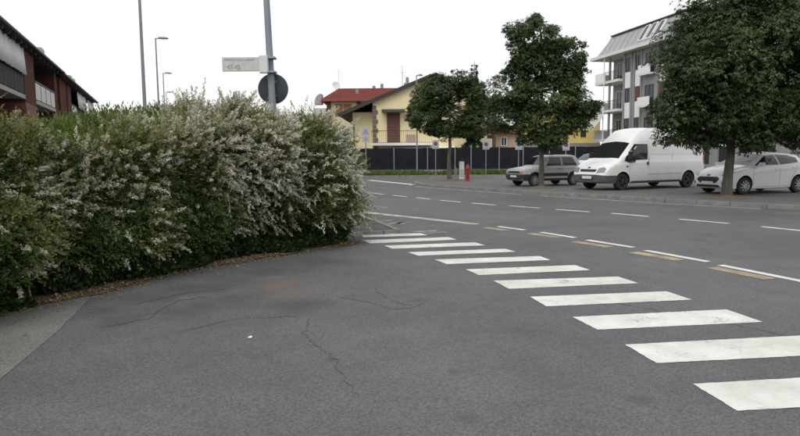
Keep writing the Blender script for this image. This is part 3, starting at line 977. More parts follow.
def railing(parent, x0, x1, y, z0, z1, mat, step=.13, name='railing'):
    w = MB(); w.box(x0, x1, y - .02, y + .02, z1 - .04, z1).box(x0, x1, y - .015, y + .015, z0, z0 + .03)
    o = w.build(name, mat, parent)
    k = max(2, int((x1 - x0) / step))
    s = MB()
    for i in range(k + 1):
        x = x0 + (x1 - x0) * i / k; s.box(x - .008, x + .008, y - .008, y + .008, z0, z1 - .03)
    s.build('bars', mat, o)['kind'] = 'stuff'
    return o


def antenna(parent, x, y, z, h=1.4):
    m = MB(); m.tube([(x, y, z), (x, y, z + h)], [.02, .015], 6)
    for i, zz in enumerate((h * .7, h * .82, h * .94)):
        m.bar((x - .3 + .06 * i, y, z + zz), (x + .3 - .06 * i, y, z + zz), .015, .015)
    m.build('antenna', M['galv'], parent)


def dish(parent, x, y, z, r=.4, yaw=0):
    m = MB(); prof = [(0.001, 0), (r * .5, r * .05), (r, r * .22), (r * .99, r * .24), (r * .5, r * .08), (0.001, .03)]
    m.lathe(prof, 18)
    R = Euler((math.radians(62), 0, yaw)).to_matrix()
    m.v = [tuple(R @ Vector(v) + Vector((x, y, z + .35))) for v in m.v]
    m.tube([(x, y, z - .3), (x, y, z + .35)], [.025, .025], 6)
    m.build('satellite_dish', M['sign_white'], parent, smooth=True)


# ---- brick and awning terrace on the left
def terrace(name, p0, ang, L, eave, label, spec, roofdepth=9.0):
    root = empty(name, p0, ang, label, 'building', 'brick terraces behind the hedge')
    MB().box(0, L, 1.35, roofdepth, 0, eave).build('wall', M['brick_wall'], root)
    rf = MB(); rf.prism([(-.35, eave - .02), (-.35, eave + .16), (roofdepth / 2, eave + 2.0), (roofdepth + .4, eave + .16), (roofdepth + .4, eave - .02), (roofdepth / 2, eave + 1.75)], 'x', -.3, L + .35)
    roof = rf.build('roof', M['dark_tile'], root)
    g2 = MB(); g2.tube([(-.3, -.42, eave + .06), (L + .35, -.42, eave + .06)], [.07, .07], 8); g2.build('gutter', M['dark_metal'], roof, smooth=True)
    # soffit beams
    for i in range(int(L / 1.2)):
        MB().box(i * 1.2 + .1, i * 1.2 + .2, -.3, 1.34, eave - .18, eave - .03).build('rafter', M['dark_wood'], roof)
    for (kind, a, b_) in spec:
        for zf in ((eave - 2.35), (eave - 5.3)):
            zf = max(zf, .3)
            if kind == 'pier':
                MB().box(a, b_, .0, 1.345, zf - .35, eave - .03 if zf > 1.5 else zf + 2.6).build('brick_pier', M['brick_wall'], root)
            else:
                sl = MB(); sl.box(a, b_, -.02, 1.345, zf - .2, zf); slab = sl.build('balcony', M['concrete'], root)
                window(root, a + .7, a + 2.0, zf + .05, zf + 2.05, 1.34, M['white_panel'])
                if b_ - a > 4: shutter(root, a + 2.8, min(b_ - .5, a + 3.9), zf + .8, zf + 2.05, 1.34, M['brown_wood'])
                k = max(1, int((b_ - a) / 1.6))
                for i in range(k):
                    u0, u1 = a + (b_ - a) * i / k, a + (b_ - a) * (i + 1) / k
                    MB().box(u0 + .04, u1 - .04, .01, .04, zf + .06, zf + .92).build('railing_panel', M['dark_rail'] if kind != 'light' else M['sign_grey'], slab)
                    MB().box(u0 - .025, u0 + .025, -.005, .06, zf, zf + .97).build('post', M['dark_metal'], slab)
                MB().box(a, b_, -.012, .065, zf + .97, zf + 1.02).build('handrail', M['dark_metal'], slab)
                if kind == 'awning' and zf > 2.5:
                    k2 = max(1, int(round((b_ - a) / 2.6)))
                    for i in range(k2):
                        u0, u1 = a + (b_ - a) * i / k2 + .08, a + (b_ - a) * (i + 1) / k2 - .08
                        w = MB(); nn_ = 10; vs = []; fs = []
                        for j in range(nn_ + 1):
                            x = u0 + (u1 - u0) * j / nn_; yy = -.06 + .025 * math.sin(j * 1.7)
                            vs += [(x, yy + .02, eave - .1), (x, yy - .06, zf + .95)]
                        for j in range(nn_): fs.append((2 * j, 2 * j + 1, 2 * j + 3, 2 * j + 2))
                        w.add(vs, fs); o = w.build('awning', M['awning'], root, smooth=True)
                        sm = o.modifiers.new('thickness', 'SOLIDIFY'); sm.thickness = .01
    return root


d = Vector((-.382, 1, 0)).normalized()
ang = math.atan2(d.y, d.x)
Q0 = Vector((-15.9, 24.7, 0))
tL = terrace('terrace_building', Q0 - d * 10, ang, 26.8, 7.0, 'red brick terrace with white drop awnings and dark balcony rails',
             [('awning', .2, 6.2), ('pier', 6.3, 8.2), ('awning', 8.3, 16.2), ('pier', 16.3, 19.0), ('light', 19.1, 25.6), ('pier', 25.7, 26.7)])
antenna(tL, 15, 2.6, 7.6, 1.7); dish(tL, 23.5, .4, 7.3, .42, 2.4)
tL2 = terrace('terrace_building', Q0 + d * 17.1 + Vector((0.1, 0, 0)), ang, 21.5, 6.85, 'farther red brick terrace with pale balcony screens and small dishes on its eaves',
              [('pier', .1, 3.0), ('pier', 3.6, 5.5), ('light', 5.6, 8.5), ('awning', 8.6, 14.5), ('pier', 14.6, 15.6), ('awning', 15.7, 21.2)])
dish(tL2, 8.0, .4, 7.1, .42, 2.4); dish(tL2, 10.2, .4, 7.1, .42, 2.6); antenna(tL2, 16.5, 2.2, 7.4, 1.3)
# low long roof far behind the hedge
p = AT(92, 111, 75)
root = empty('low_building', (p.x, 75, 0), 0, 'low grey building with a long flat roof far behind the hedge', 'building')
MB().box(0, 8.2, 0, 6, 0, p.z - .5).build('wall', M['cream_wall'], root)
MB().prism([(-.5, p.z - .55), (-.5, p.z - .4), (3, p.z + .1), (6.5, p.z - .4), (6.5, p.z - .55)], 'x', -.4, 8.6).build('roof', M['stone_wall'], root)
for i in range(3): window(root, 1 + i * 2.4, 2.2 + i * 2.4, 2.2, 3.6, 0, M['white_panel'])

# ---- yellow gabled house behind the black fence
YH = 52.0
def hx(px): return AT(px, 130, YH).x
def hz(px, py): return AT(px, py, YH).z
root = empty('yellow_house', (0, YH, 0), 0, 'pale yellow gabled house with brown balcony door behind the black fence', 'house')
xl, xr = hx(373), hx(487); xa = (xl + xr) / 2
za = hz(431, 75); sl_ = .41
ze = za - (xa - xl) * sl_ - .2
MB().prism([(xl, 0), (xr, 0), (xr, ze), (xa, za - .25), (xl, ze)], 'y', 0, 10).build('wall', M['yellow_wall'], root)
xw = hx(340)
MB().box(hx(352), xl - .005, .9, 9.5, 0, za - (xa - hx(352)) * sl_ - .28).build('side_wall', M['yellow_wall'], root)
rf = MB()
rf.prism([(xw, za - (xa - xw) * sl_ - .2), (xa, za - .2), (xr + .8, za - (xr + .8 - xa) * sl_ - .2), (xr + .8, za - (xr + .8 - xa) * sl_), (xa, za), (xw, za - (xa - xw) * sl_)], 'y', -.35, 10.6)
roof = rf.build('roof', M['dark_tile'], root)
bb = MB()
for s_, x2 in ((-1, xw), (1, xr + .8)):
    z2 = za - abs(xa - x2) * sl_
    bb.prism([(x2, z2 - .28), (xa, za - .28), (xa, za + .03), (x2, z2 + .03)], 'y', -.4, -.355)
bb.build('bargeboard', M['dark_wood'], roof)
gz = za - (xa - xw) * sl_
MB().tube([(xw - .05, -.8, gz - .12), (xw - .05, 10.6, gz - .12)], [.09, .09], 8).build('gutter', M['dark_metal'], roof, smooth=True)
MB().tube([(xw, -.4, gz - .15), (xw + .5, -.3, gz - .5), (hx(352) + .1, .8, gz - .9), (hx(352) + .1, .8, .2)], [.05] * 4, 8).build('drainpipe', M['dark_metal'], root, smooth=True)
zq = 0.0
i = 0
while zq < ze - .3:
    w = .42 if i % 2 else .3
    MB().box(xl - .03, xl + w, -.035, .25, zq + .02, zq + .36).build('quoin', M['quoin'], root); zq += .38; i += 1
zb = hz(390, 143)
dr = MB(); dr.box(hx(387), hx(400), -.05, .02, zb, hz(390, 113)); door = dr.build('door', M['brown_wood'], root)
for i in range(9):
    MB().box(hx(387) + .06, hx(400) - .06, -.075, -.048, zb + .12 + i * .24, zb + .28 + i * .24).build('slat', M['brown_wood'], door)
MB().prism([(-.9, hz(390, 112)), (0.02, hz(390, 109)), (0.02, hz(390, 111)), (-.9, hz(390, 113.2))], 'x', hx(382), hx(405)).build('canopy', M['dark_wood'], root)
bal = MB().box(hx(371.5), hx(432), -1.25, -.005, zb - .22, zb - .01).build('balcony', M['white_wall'], root)
ra = railing(bal, hx(372), hx(431), -1.2, zb, zb + .98, M['dark_metal'], .16)
for s_ in (372, 431): MB().bar((hx(s_), -1.2, zb + .96), (hx(s_), -.01, zb + .96), .04, .04).build('side_rail', M['dark_metal'], bal)
MB().box(hx(406), hx(415), -1.0, -.6, zb, zb + .65).build('planter', M['pink_wall'], bal, bevel=.03)
MB().prism([(-2.2, zb - .75), (-.005, zb - .3), (-.005, zb - .36), (-2.2, zb - .81)], 'x', hx(393), hx(455)).build('lower_canopy', M['white_panel'], root)
window(root, hx(437), hx(452), zb + .6, zb + 1.9, -.002, M['white_panel'])
window(root, hx(462), hx(475), zb + .6, zb + 1.9, -.002, M['white_panel'])
for i, (a, b_) in enumerate(((378, 390), (400, 414), (430, 445), (460, 476))): window(root, hx(a), hx(b_), .6, zb - 1.0, -.002, M['white_panel'])
ch = MB().box(hx(404.5), hx(411.5), 2.2, 2.8, za - 1.2, hz(408, 80)).build('chimney', M['stone_wall'], roof)
MB().tube([(hx(408), 2.5, hz(408, 80) - .02), (hx(408), 2.5, hz(408, 73.5))], [.17, .13], 10).build('flue', M['concrete'], ch)
antenna(roof, hx(403), 4, za - .8, 2.2)

# ---- red hipped roof house
YR = 68.0
def rx_(px): return AT(px, 100, YR).x
def rz_(py, px=360): return AT(px, py, YR).z
root = empty('red_roof_house', (0, YR, 0), 0, 'cream house with red hipped tile roof and brick corner strips', 'house')
x0, x1 = rx_(327), rx_(425); zE, zR = rz_(99), rz_(84)
MB().box(x0, x1, 0, 9, 0, zE).build('wall', M['cream_wall'], root)
e0, e1 = rx_(321.5), rx_(430)
rm = MB(); rm.add([(e0, -.7, zE - .1), (e1, -.7, zE - .1), (e1, 9.7, zE - .1), (e0, 9.7, zE - .1), (rx_(335), 4.5, zR), (e1 - 1.6, 4.5, zR),
                   (e0, -.7, zE - .28), (e1, -.7, zE - .28), (e1, 9.7, zE - .28), (e0, 9.7, zE - .28)],
                  [(0, 1, 5, 4), (1, 2, 5), (2, 3, 4, 5), (3, 0, 4), (0, 6, 7, 1), (1, 7, 8, 2), (2, 8, 9, 3), (3, 9, 6, 0), (6, 9, 8, 7)])
roof = rm.build('roof', M['red_tile'], root)
rows = MB()                                     # tile courses
for i in range(12):
    t = (i + .5) / 12
    rows.bar((e0 + (rx_(335) - e0) * t, -.7 + 5.2 * t, zE - .1 + (zR - zE + .1) * t + .03), (e1 - 1.6 * t, -.7 + 5.2 * t, zE - .1 + (zR - zE + .1) * t + .03), .1, .07)
rows.build('tile_courses', M['red_tile'], roof)['kind'] = 'stuff'
for (a, b_) in ((326.5, 331), (356.5, 361), (385, 389)): MB().box(rx_(a), rx_(b_), -.05, .05, 0, zE - .285).build('brick_strip', M['brick_wall'], root)
for (a, b_) in ((335, 342.6), (343.4, 351)): shutter(root, rx_(a), rx_(b_), rz_(116), rz_(104), -.003, M['orange_wood'])
shutter(root, rx_(366), rx_(378), rz_(116), rz_(104), -.003, M['orange_wood'])
MB().box(rx_(314), rx_(326), -.3, 1.2, rz_(117), rz_(108)).build('side_balcony', M['sign_grey'], root)
ar = [(rx_(321) - .7 * math.cos(a), rz_(104) + 1.1 * math.sin(a)) for a in np.linspace(0, 1.57, 8)] + [(rx_(321) + .1, rz_(104) + 1.1), (rx_(321) + .1, rz_(104))]
MB().prism(ar, 'y', -.25, 1.1).build('curved_awning', M['awning_dark'], root)
dish(root, rx_(336.5), -.2, rz_(89), .45, .4)
for (px, py, top_) in ((356, 95, 87), (372.5, 86, 81.5), (381, 84.5, 79.5)):
    c = MB().box(rx_(px - 1.6), rx_(px + 1.6), 2.0 if py > 90 else 4.3, 2.4 if py > 90 else 4.7, rz_(py + 4), rz_(top_)).build('chimney', M['stone_wall'], roof)
antenna(roof, rx_(335), 4.5, zR - .1, 2.4)
antenna(roof, rx_(403), 4.5, zR - .1, 2.0)

# ---- white house with dark balcony between the trees
YW = 60.0
def wx(px): return AT(px, 130, YW).x
def wz(py): return AT(490, py, YW).z
root = empty('white_house', (0, YW, 0), 0, 'white house with slatted balcony partly hidden between two street trees', 'house')
MB().box(wx(470), wx(500), 0, 8, 0, wz(104)).build('wall', M['white_wall'], root)
MB().prism([(-.6, wz(104.5)), (-.6, wz(103)), (4, wz(96)), (8.6, wz(103)), (8.6, wz(104.5))], 'x', wx(468.5), wx(501.5)).build('roof', M['dark_tile'], root)
bal = MB().box(wx(478), wx(499), -1.2, -.005, wz(136), wz(134)).build('balcony', M['concrete'], root)
railing(bal, wx(478), wx(499), -1.17, wz(134), wz(125), M['dark_metal'], .14)
for px in (480, 486, 492): shutter(root, wx(px), wx(px + 3.6), wz(133), wz(108), -.003, M['dark_wood'])
for px in (483.8, 489.8): window(root, wx(px), wx(px + 2), wz(128), wz(110), -.003, M['white_panel'], mull=0)
# ---- small pink house with red roof
YP = 57.0
def qx(px): return AT(px, 130, YP).x
def qz(py): return AT(505, py, YP).z
root = empty('pink_house', (0, YP, 0), 0, 'small pink house with red tile roof beyond the black fence', 'house')
MB().box(qx(496), qx(522), 0, 5, 0, qz(133)).build('wall', M['pink_wall'], root)
MB().prism([(-.5, qz(133.5)), (-.5, qz(132)), (2.5, qz(124)), (5.5, qz(132)), (5.5, qz(133.5))], 'x', qx(494.8), qx(523)).build('roof', M['red_tile'], root)
window(root, qx(501), qx(507), qz(146), qz(137), -.003, M['white_panel'])
MB().box(qx(481), qx(489), -2.0, -1.95, qz(149), qz(139)).build('sheet', M['white_panel'], root)
# ---- deep yellow block beside the grey one
YB = 80.0
def bx_(px): return AT(px, 130, YB).x
def bz(py): return AT(580, py, YB).z
root = empty('yellow_block', (0, YB, 0), 0, 'deep yellow block with one dark window beside the grey apartment building', 'building')
MB().box(bx_(530), bx_(600), 0, 9, bz(143), bz(117)).build('wall', M['deep_yellow'], root)
MB().box(bx_(529.5), bx_(600.5), -.08, 9, 0, bz(143) - .004).build('stone_base', M['stone_wall'], root)
MB().box(bx_(529), bx_(600.8), -.3, 9.3, bz(117) + .004, bz(115)).build('cornice', M['deep_yellow'], root)
MB().prism([(-.4, bz(115) + .004), (4.5, bz(110)), (9.4, bz(115) + .004)], 'x', bx_(529), bx_(600.8)).build('roof', M['red_tile'], root)
for (a, b_) in ((580.5, 586), (560, 566), (540, 546)): shutter(root, bx_(a), bx_(b_), bz(137), bz(126), -.004, M['dark_wood'], 'window')
window(root, bx_(578), bx_(587), bz(156), bz(148), -.09, M['concrete'])

# ---- grey apartment building with mansard roof
d = Vector((.2, -1, 0)).normalized()
P0 = Vector((AT(600.5, 100, 74).x, 74.0, 0))
root = empty('apartment_building', P0, math.atan2(d.y, d.x), 'grey four-storey apartment building with white panels and zinc mansard roof', 'building')
BL = 30.0; ZE = 12.35; ST = 3.25
MB().box(4.75, BL, 0, 12, 0, ZE).build('wall', M['grey_wall'], root)
MB().box(.15, 4.745, 1.5, 12, 0, ZE).build('loggia_wall', M['grey_wall'], root)
MB().box(-.9, BL + .6, -1.0, 12.6, ZE, ZE + .34).build('eave_slab', M['white_wall'], root)
mm = MB(); zt = ZE + 2.6; z0 = ZE + .345
mm.add([(-.4, -.5, z0), (BL, -.5, z0), (BL, 12.2, z0), (-.4, 12.2, z0), (.9, .9, zt), (BL - 1, .9, zt), (BL - 1, 11, zt), (.9, 11, zt)],
       [(0, 1, 5, 4), (1, 2, 6, 5), (2, 3, 7, 6), (3, 0, 4, 7), (4, 5, 6, 7)])
roof = mm.build('mansard_roof', M['zinc'], root)
MB().box(.7, BL - .8, .7, 11.2, zt + .002, zt + .14).build('roof_edge', M['dark_metal'], roof)
sl = Vector((0, 1.4, zt - z0)).normalized(); nl = Vector((0, -sl.z, sl.y))
for i in range(24):                                      # standing seams
    x = .7 + i * 1.2
    a = Vector((x, -.5, z0)) + nl * .02; b_ = Vector((x, .9, zt)) + nl * .02
    MB().bar(a, b_, .05, .06, up=nl).build('roof_seam', M['zinc'], roof)
for x in (8.2, 9.5, 10.8, 17.0, 18.3, 19.6):
    a = Vector((x, -.5, z0)) + sl * .55; b_ = a + sl * 1.9
    fr = MB()
    fr.bar(a + nl * .05, b_ + nl * .05, .9, .14, up=nl)
    o = fr.build('skylight', M['white_panel'], roof)
    MB().bar(a + sl * .1 + nl * .1, b_ - sl * .1 + nl * .1, .62, .07, up=nl).build('pane', M['win_glass'], o)
cols = [(5.3, 6.3), (7.25, 8.15), (9.0, 10.5), (11.4, 12.4), (13.4, 14.4), (15.6, 17.1), (18.2, 19.2), (20.4, 21.4), (22.8, 24.3), (25.6, 26.6)]
for ci, (a, b_) in enumerate(cols):
    wide = (b_ - a) > 1.2
    for k in range(4):
        zt_ = 11.8 - ST * k; zb_ = max(zt_ - (2.1 if wide else 1.45), .3)
        window(root, a, b_, zb_, zt_, -.004, M['dark_metal'], mull=1)
        if not wide and k < 3:
            MB().box(a, b_, -.08, .01, zb_ - 1.74, zb_ - .06).build('white_panel', M['white_panel'], root)
        if wide and k < 3:
            bal = MB().box(a - .3, b_ + .3, -.7, -.006, zb_ - .2, zb_ - .02).build('balcony', M['white_wall'], root)
            MB().box(a - .3, b_ + .3, -.7, -.65, zb_ - .016, zb_ + .85).build('parapet', M['white_panel'], bal)
        if ci in (1, 3) and k == 1: shutter(root, a + .06, b_ - .06, zb_ + .06, zt_ - .1, -.03, M['brown_wood'])
    if not wide:
        for sx in (a - .28, b_ + .12): MB().box(sx, sx + .16, -.14, .01, 0, ZE - .004).build('pilaster', M['grey_wall'], root)
for k in range(4):
    zf = 9.75 - ST * k
    if zf < .2: zf = .2
    bal = MB().box(-.35, 4.7, -.55, 1.495, zf - .28, zf).build('balcony', M['white_wall'], root)
    MB().box(-.35, 1.9, -.55, -.48, zf + .004, zf + 1.0).build('parapet', M['white_panel'] if k == 0 else M['sign_grey'], bal)
    railing(bal, 1.9, 4.7, -.5, zf, zf + 1.0, M['dark_metal'], .14)
    MB().box(-.35, -.28, -.47, 1.49, zf + .004, zf + 1.0).build('parapet', M['white_panel'], bal)
    window(root, 1.0, 2.2, zf + .05, zf + 2.2, 1.495, M['white_panel'])
    window(root, 3.0, 4.3, zf + .05, zf + 2.2, 1.495, M['white_panel'])
    MB().box(2.4, 2.6, -.4, -.2, zf + .004, zf + ST - .29).build('pillar', M['grey_wall'], bal)
# striped awnings on the balcony column
for (zt_, drop, outw) in ((6.1, 1.6, 1.5),):
    nn_ = 8
    for j in range(nn_):
        x0_, x1_ = -.3 + 2.6 * j / nn_, -.3 + 2.6 * (j + 1) / nn_
        MB().prism([(-.6 - outw, zt_ - drop), (-.6, zt_), (-.6, zt_ - .03), (-.6 - outw, zt_ - drop - .22)], 'x', x0_, x1_).build('awning_stripe', M['awning'] if j % 2 else M['awning_dark'], root)
MB().tube([(2.0, -.75, 0), (2.0, -.75, ZE)], [.06, .06], 8).build('drainpipe', M['white_panel'], root)
# ---- pale flat-roofed block glimpsed past the chestnut
YF = 95.0
p = AT(786, 36, YF)
root = empty('pale_block', (p.x, YF, 0), 0, 'pale flat-roofed block glimpsed behind the broad street tree', 'building')
MB().box(0, 22, 0, 10, 0, p.z - .3).build('wall', M['grey_wall'], root)
MB().box(-.8, 22.5, -.8, 10, p.z - .296, p.z + .35).build('roof_slab', M['white_panel'], root)
MB().box(-.7, .6, 1, 2.4, p.z + .354, p.z + 2.0).build('chimney', M['white_wall'], root)
for k in range(5):
    for i in range(6): window(root, 1 + i * 3.4, 2.6 + i * 3.4, p.z - 2.4 - 3.2 * k, p.z - 1.0 - 3.2 * k, -.004, M['white_panel'])

# ================================================================== BLACK NETTED FENCE
YN = 48.0
root = empty('netted_fence', (0, YN, 0), 0, 'long black netted fence on a low concrete plinth before the yellow house', 'fence')
posts_px = [352, 366, 394, 427.5, 455, 471, 499, 523, 549, 575, 600, 630]
xs = [AT(q, 160, YN).x for q in posts_px]
for i in range(len(xs) - 1):
    n_ = 12; vs = []; fs = []
    for j in range(n_ + 1):
        x = xs[i] + .03 + (xs[i + 1] - xs[i] - .06) * j / n_
        vs += [(x, .015 * math.sin(j * 2.2 + i), .44), (x, .02 * math.sin(j * 1.3 + i * 2), 2.14 - .035 * math.sin(math.pi * j / n_) + .012 * math.sin(j * 3.1))]
    for j in range(n_): fs.append((2 * j, 2 * j + 2, 2 * j + 3, 2 * j + 1))
    o = MB().add(vs, fs).build('net_panel', M['net'], root)
    sm = o.modifiers.new('thickness', 'SOLIDIFY'); sm.thickness = .012
    MB().box(xs[i] + .004, xs[i + 1] - .004, -.14, .14, .05, .45).build('plinth', M['concrete'], root)
for i, x in enumerate(xs):
    tall = 2.3 if posts_px[i] in (471, 499) else 2.18
    MB().tube([(x, -.05, .44), (x, -.05, tall)], [.045, .045], 8).build('post', M['galv'], root, smooth=True)

# ================================================================== STREET FURNITURE
def street_lamp(loc, h, arm, label, group, base_r=.075, top_r=.04, azim=0.0, mat=M['pole_paint']):
    root = empty('street_lamp', loc, azim, label, 'street lamp', group)
    MB().tube([(0, 0, 0), (0, 0, h * .45), (0, 0, h)], [base_r, (base_r + top_r) / 2, top_r], 12).build('pole', mat, root, smooth=True)
    MB().tube([(0, 0, h - .06), (arm * .35, 0, h - .02)], [.035, .03], 8).build('arm', mat, root, smooth=True)
    hd = MB(); hd.prism([(arm * .25, h - .06), (arm, h - .05), (arm, h + .0), (arm * .7, h + .05), (arm * .25, h + .05)], 'y', -.13, .13)
    head = hd.build('lamp_head', M['galv'], root, bevel=.01)
    MB().box(arm * .45, arm * .93, -.1, .1, h - .075, h - .063).build('lens', M['lamp_glass'], head)
    return root


LH = 9.0
for i, (px, py, Y, lab) in enumerate(((145, 110, 22.0, 'tall grey street lamp post rising behind the hedge'),
                                      (155.5, 38, 40.5, 'slim grey street lamp with flat head, second along the hedge road'),
                                      (163, 73, 58.0, 'distant grey street lamp, third along the road behind the hedge'),
                                      (166, 92, 76.0, 'farthest small grey street lamp behind the hedge'))):
    c = AT(px, py, Y)
    h = c.z if i else 9.2
    street_lamp((c.x, c.y, 0), h, .8, lab, 'street lamps along the road behind the hedge')

# sign pole at the end of the hedge
SP = AT(273, 112, 12.6)
root = empty('sign_pole', (SP.x, SP.y, 0), 0, 'grey lamp pole behind the hedge end carrying two signs', 'pole')
top = AT(266.5, 0, 12.6); lean = (top.x - SP.x) / (top.z - SP.z)
MB().tube([(-lean * SP.z, 0, 0), (0, 0, SP.z), (lean * (7.5 - SP.z), 0, 7.5)], [.085, .072, .05], 16).build('post', M['pole_paint'], root, smooth=True)
MB().prism([(-.1, 7.46), (1.0, 7.5), (1.0, 7.58), (-.1, 7.6)], 'y', -.13, .13).build('lamp_head', M['galv'], root)
# round sign seen from behind
RS = AT(272.2, 88.5, 12.6)
root = empty('round_sign', (RS.x, RS.y + .09, RS.z), 0, 'round traffic sign seen from its dark back on the grey pole', 'sign')
MB().lathe([(0.001, -.012), (.29, -.012), (.305, -.004), (.305, .012), (.29, .012), (0.001, .012)], 40, 'y').build('plate', M['sign_back'], root, smooth=True)
MB().lathe([(0.001, .013), (.27, .013), (.27, .017), (0.001, .017)], 40, 'y').build('face', M['sign_white'], root)
for zz in (-.16, .12): MB().box(-.07, .07, -.03, -.013, zz, zz + .04).build('bracket', M['pole_paint'], root)
# street name plate
a, b_ = AT(223.5, 63.5, 12.5), AT(268, 65, 12.5)
root = empty('street_name_sign', (b_.x, 12.42, b_.z), 0, 'faded pale street name plate bracketed to the grey pole', 'sign')
wl_ = b_.x - a.x; tilt = .03
MB().box(-wl_, -.14, -.02, .02, -.13, .14).build('plate', M['sign_grey'], root, bevel=.006)
MB().box(-.15, .02, -.055, .055, -.17, .17).build('bracket', M['sign_white'], root, bevel=.012)
for zz in (-.155, .12): MB().box(-.02, .15, -.01, .22, zz, zz + .035).build('clamp', M['galv'], root)


def text_part(s, size, loc, mat, parent):
    cu = bpy.data.curves.new('lettering', 'FONT'); cu.body = s; cu.size = size; cu.extrude = .0015; cu.align_x = 'LEFT'
    t = bpy.data.objects.new('lettering', cu); col.objects.link(t)
    dg = bpy.context.evaluated_depsgraph_get()
    me = bpy.data.meshes.new_from_object(t.evaluated_get(dg))
    bpy.data.objects.remove(t)
    me.transform(Matrix.Translation(loc) @ Matrix.Rotation(math.pi / 2, 4, 'X'))
    me.materials.clear()
    return link_mesh('lettering', me, mat, parent)


text_part('47-42', .115, (-wl_ + .09, -.023, -.085), M['ink'], root)
mk = MB(); x = -wl_ + .05                       # the upper line is too faded to read: a row of letter-sized marks
rr = random.Random(3)
while x < -.24:
    w = rr.uniform(.012, .03); mk.box(x, x + w, -.0235, -.021, .075, .075 + rr.uniform(.02, .035)); x += w + rr.uniform(.008, .02)
mk.build('faded_lettering', M['ink'], root)


def parking_sign(px, py_top, py_base, label, w=.45, h=.6):
    c = G(px, py_base, .12); Y = min(c.y, 47.2)
    c = AT(px, py_top, Y); H = c.z - .12
    root = empty('parking_sign', (c.x, Y, .12), 0, label, 'sign', 'small white parking signs along the fence')
    MB().tube([(0, 0, 0), (0, 0, H)], [.032, .032], 8).build('post', M['galv'], root, smooth=True)
    MB().box(-w / 2, w / 2, -.06, -.04, H - h, H - .01).build('plate', M['sign_dull'], root)
    zc = H - h * .42
    MB().lathe([(0.001, -.064), (.135, -.064), (.135, -.061), (0.001, -.061)], 24, 'y', (0, 0, zc)).build('red_ring', M['sign_red'], root)
    MB().lathe([(0.001, -.068), (.112, -.068), (.112, -.065), (0.001, -.065)], 24, 'y', (0, 0, zc)).build('blue_disc', M['sign_blue'], root)
    MB().bar((-.1, -.071, zc + .1), (.1, -.071, zc - .1), .004, .035, up=(0, 0, 1)).build('red_bar', M['sign_red'], root)
    MB().box(-.17, .17, -.063, -.0605, H - h + .05, H - h + .1).build('caption', M['ink'], root)
    return root


parking_sign(435.6, 140, 176.2, 'white no-parking sign on a thin post left of the hydrant')['label'] = 'white no-parking sign standing between street lamp and small street tree'
parking_sign(486, 140.5, 176.4, 'white no-parking sign on a thin post just past the hydrant')
parking_sign(518.7, 140.5, 177, 'white no-parking sign behind the bonnet of the old silver hatchback')
parking_sign(566, 141, 176.6, 'white no-parking sign rising behind the roof of the old silver hatchback')
# warning sign near the hedge end
c = G(366, 177, .12); Y = 44.9
root = empty('warning_sign', (AT(366, 160, Y).x, Y, .13), 0, 'white traffic sign with two panels before the yellow house corner', 'sign')
H = AT(366, 127, Y).z - .13
MB().tube([(0, 0, 0), (0, 0, H)], [.035, .035], 8).build('post', M['galv'], root, smooth=True)
MB().box(-.3, .3, -.06, -.045, H - .62, H).build('plate', M['sign_dull'], root)
MB().add([(-.24, -.064, H - .5), (.24, -.064, H - .5), (0, -.064, H - .08)], [(0, 1, 2)]).build('triangle', M['ink'], root)
MB().box(-.27, .27, -.06, -.045, H - 1.1, H - .66).build('lower_plate', M['sign_dull'], root)
MB().lathe([(0.001, -.064), (.13, -.064), (.13, -.061), (0.001, -.061)], 20, 'y', (0, 0, H - .88)).build('emblem', M['ink'], root)
# slim lamp before the yellow house
c = AT(416.5, 75, 45.4)
street_lamp((c.x, c.y, .13), c.z - .13, .45, 'slim lamp post with small head in front of the yellow house', None, .06, .04, 0, M['galv'])
# hydrant
c = G(467.6, 181, KZ)
root = empty('fire_hydrant', c, 0, 'red pillar fire hydrant standing on the far pavement', 'hydrant'); root.scale = (.85, .85, .92)
k = c.y / F_PX
MB().lathe([(0.001, 0), (.17, 0), (.17, .05), (.13, .07), (.11, .3), (.12, .32), (.12, .36), (.10, .38), (.10, .68), (.15, .70), (.15, .76), (.13, .86), (.08, .95), (.05, .97), (.05, 1.03), (0.001, 1.04)], 20).build('body', M['hydrant'], root, smooth=True)
for s_ in (-1, 1): MB().tube([(0, 0, .58), (s_ * .17, -.02, .58)], [.05, .045], 10).build('outlet', M['hydrant'], root, smooth=True)
MB().tube([(0, 0, .55), (0, -.19, .55)], [.075, .07], 10).build('outlet', M['hydrant'], root, smooth=True)
# white service pillar and small grey post beside it
c = G(461.7, 179.2, KZ)
root = empty('service_pillar', c, 0, 'narrow white service pillar with dark cap beside the hydrant', 'pillar')
MB().box(-.14, .14, -.12, .12, 0, 1.06).build('body', M['white_panel'], root, bevel=.015)
MB().box(-.11, .11, -.1, .1, 1.062, 1.32).build('cap', M['dark_metal'], root, bevel=.03)
MB().box(-.11, .11, -.14, -.121, .15, .6).build('door', M['sign_grey'], root)
c = G(455.8, 179, KZ)
root = empty('bollard', c, 0, 'short grey metal bollard beside the white service pillar', 'bollard')
MB().lathe([(0.001, 0), (.13, 0), (.13, .03), (.09, .05), (.085, .6), (.07, .66), (0.001, .68)], 16).build('post', M['concrete'], root, smooth=True)


# ================================================================== VEHICLES
def smooth_interp(xs, st, c, win):
    X = np.array([s[0] for s in st]); V = np.array([s[c] for s in st])
    out = 0
    for w, o in ((.25, -win), (.5, 0), (.25, win)): out = out + w * np.interp(xs + o, X, V)
    return out


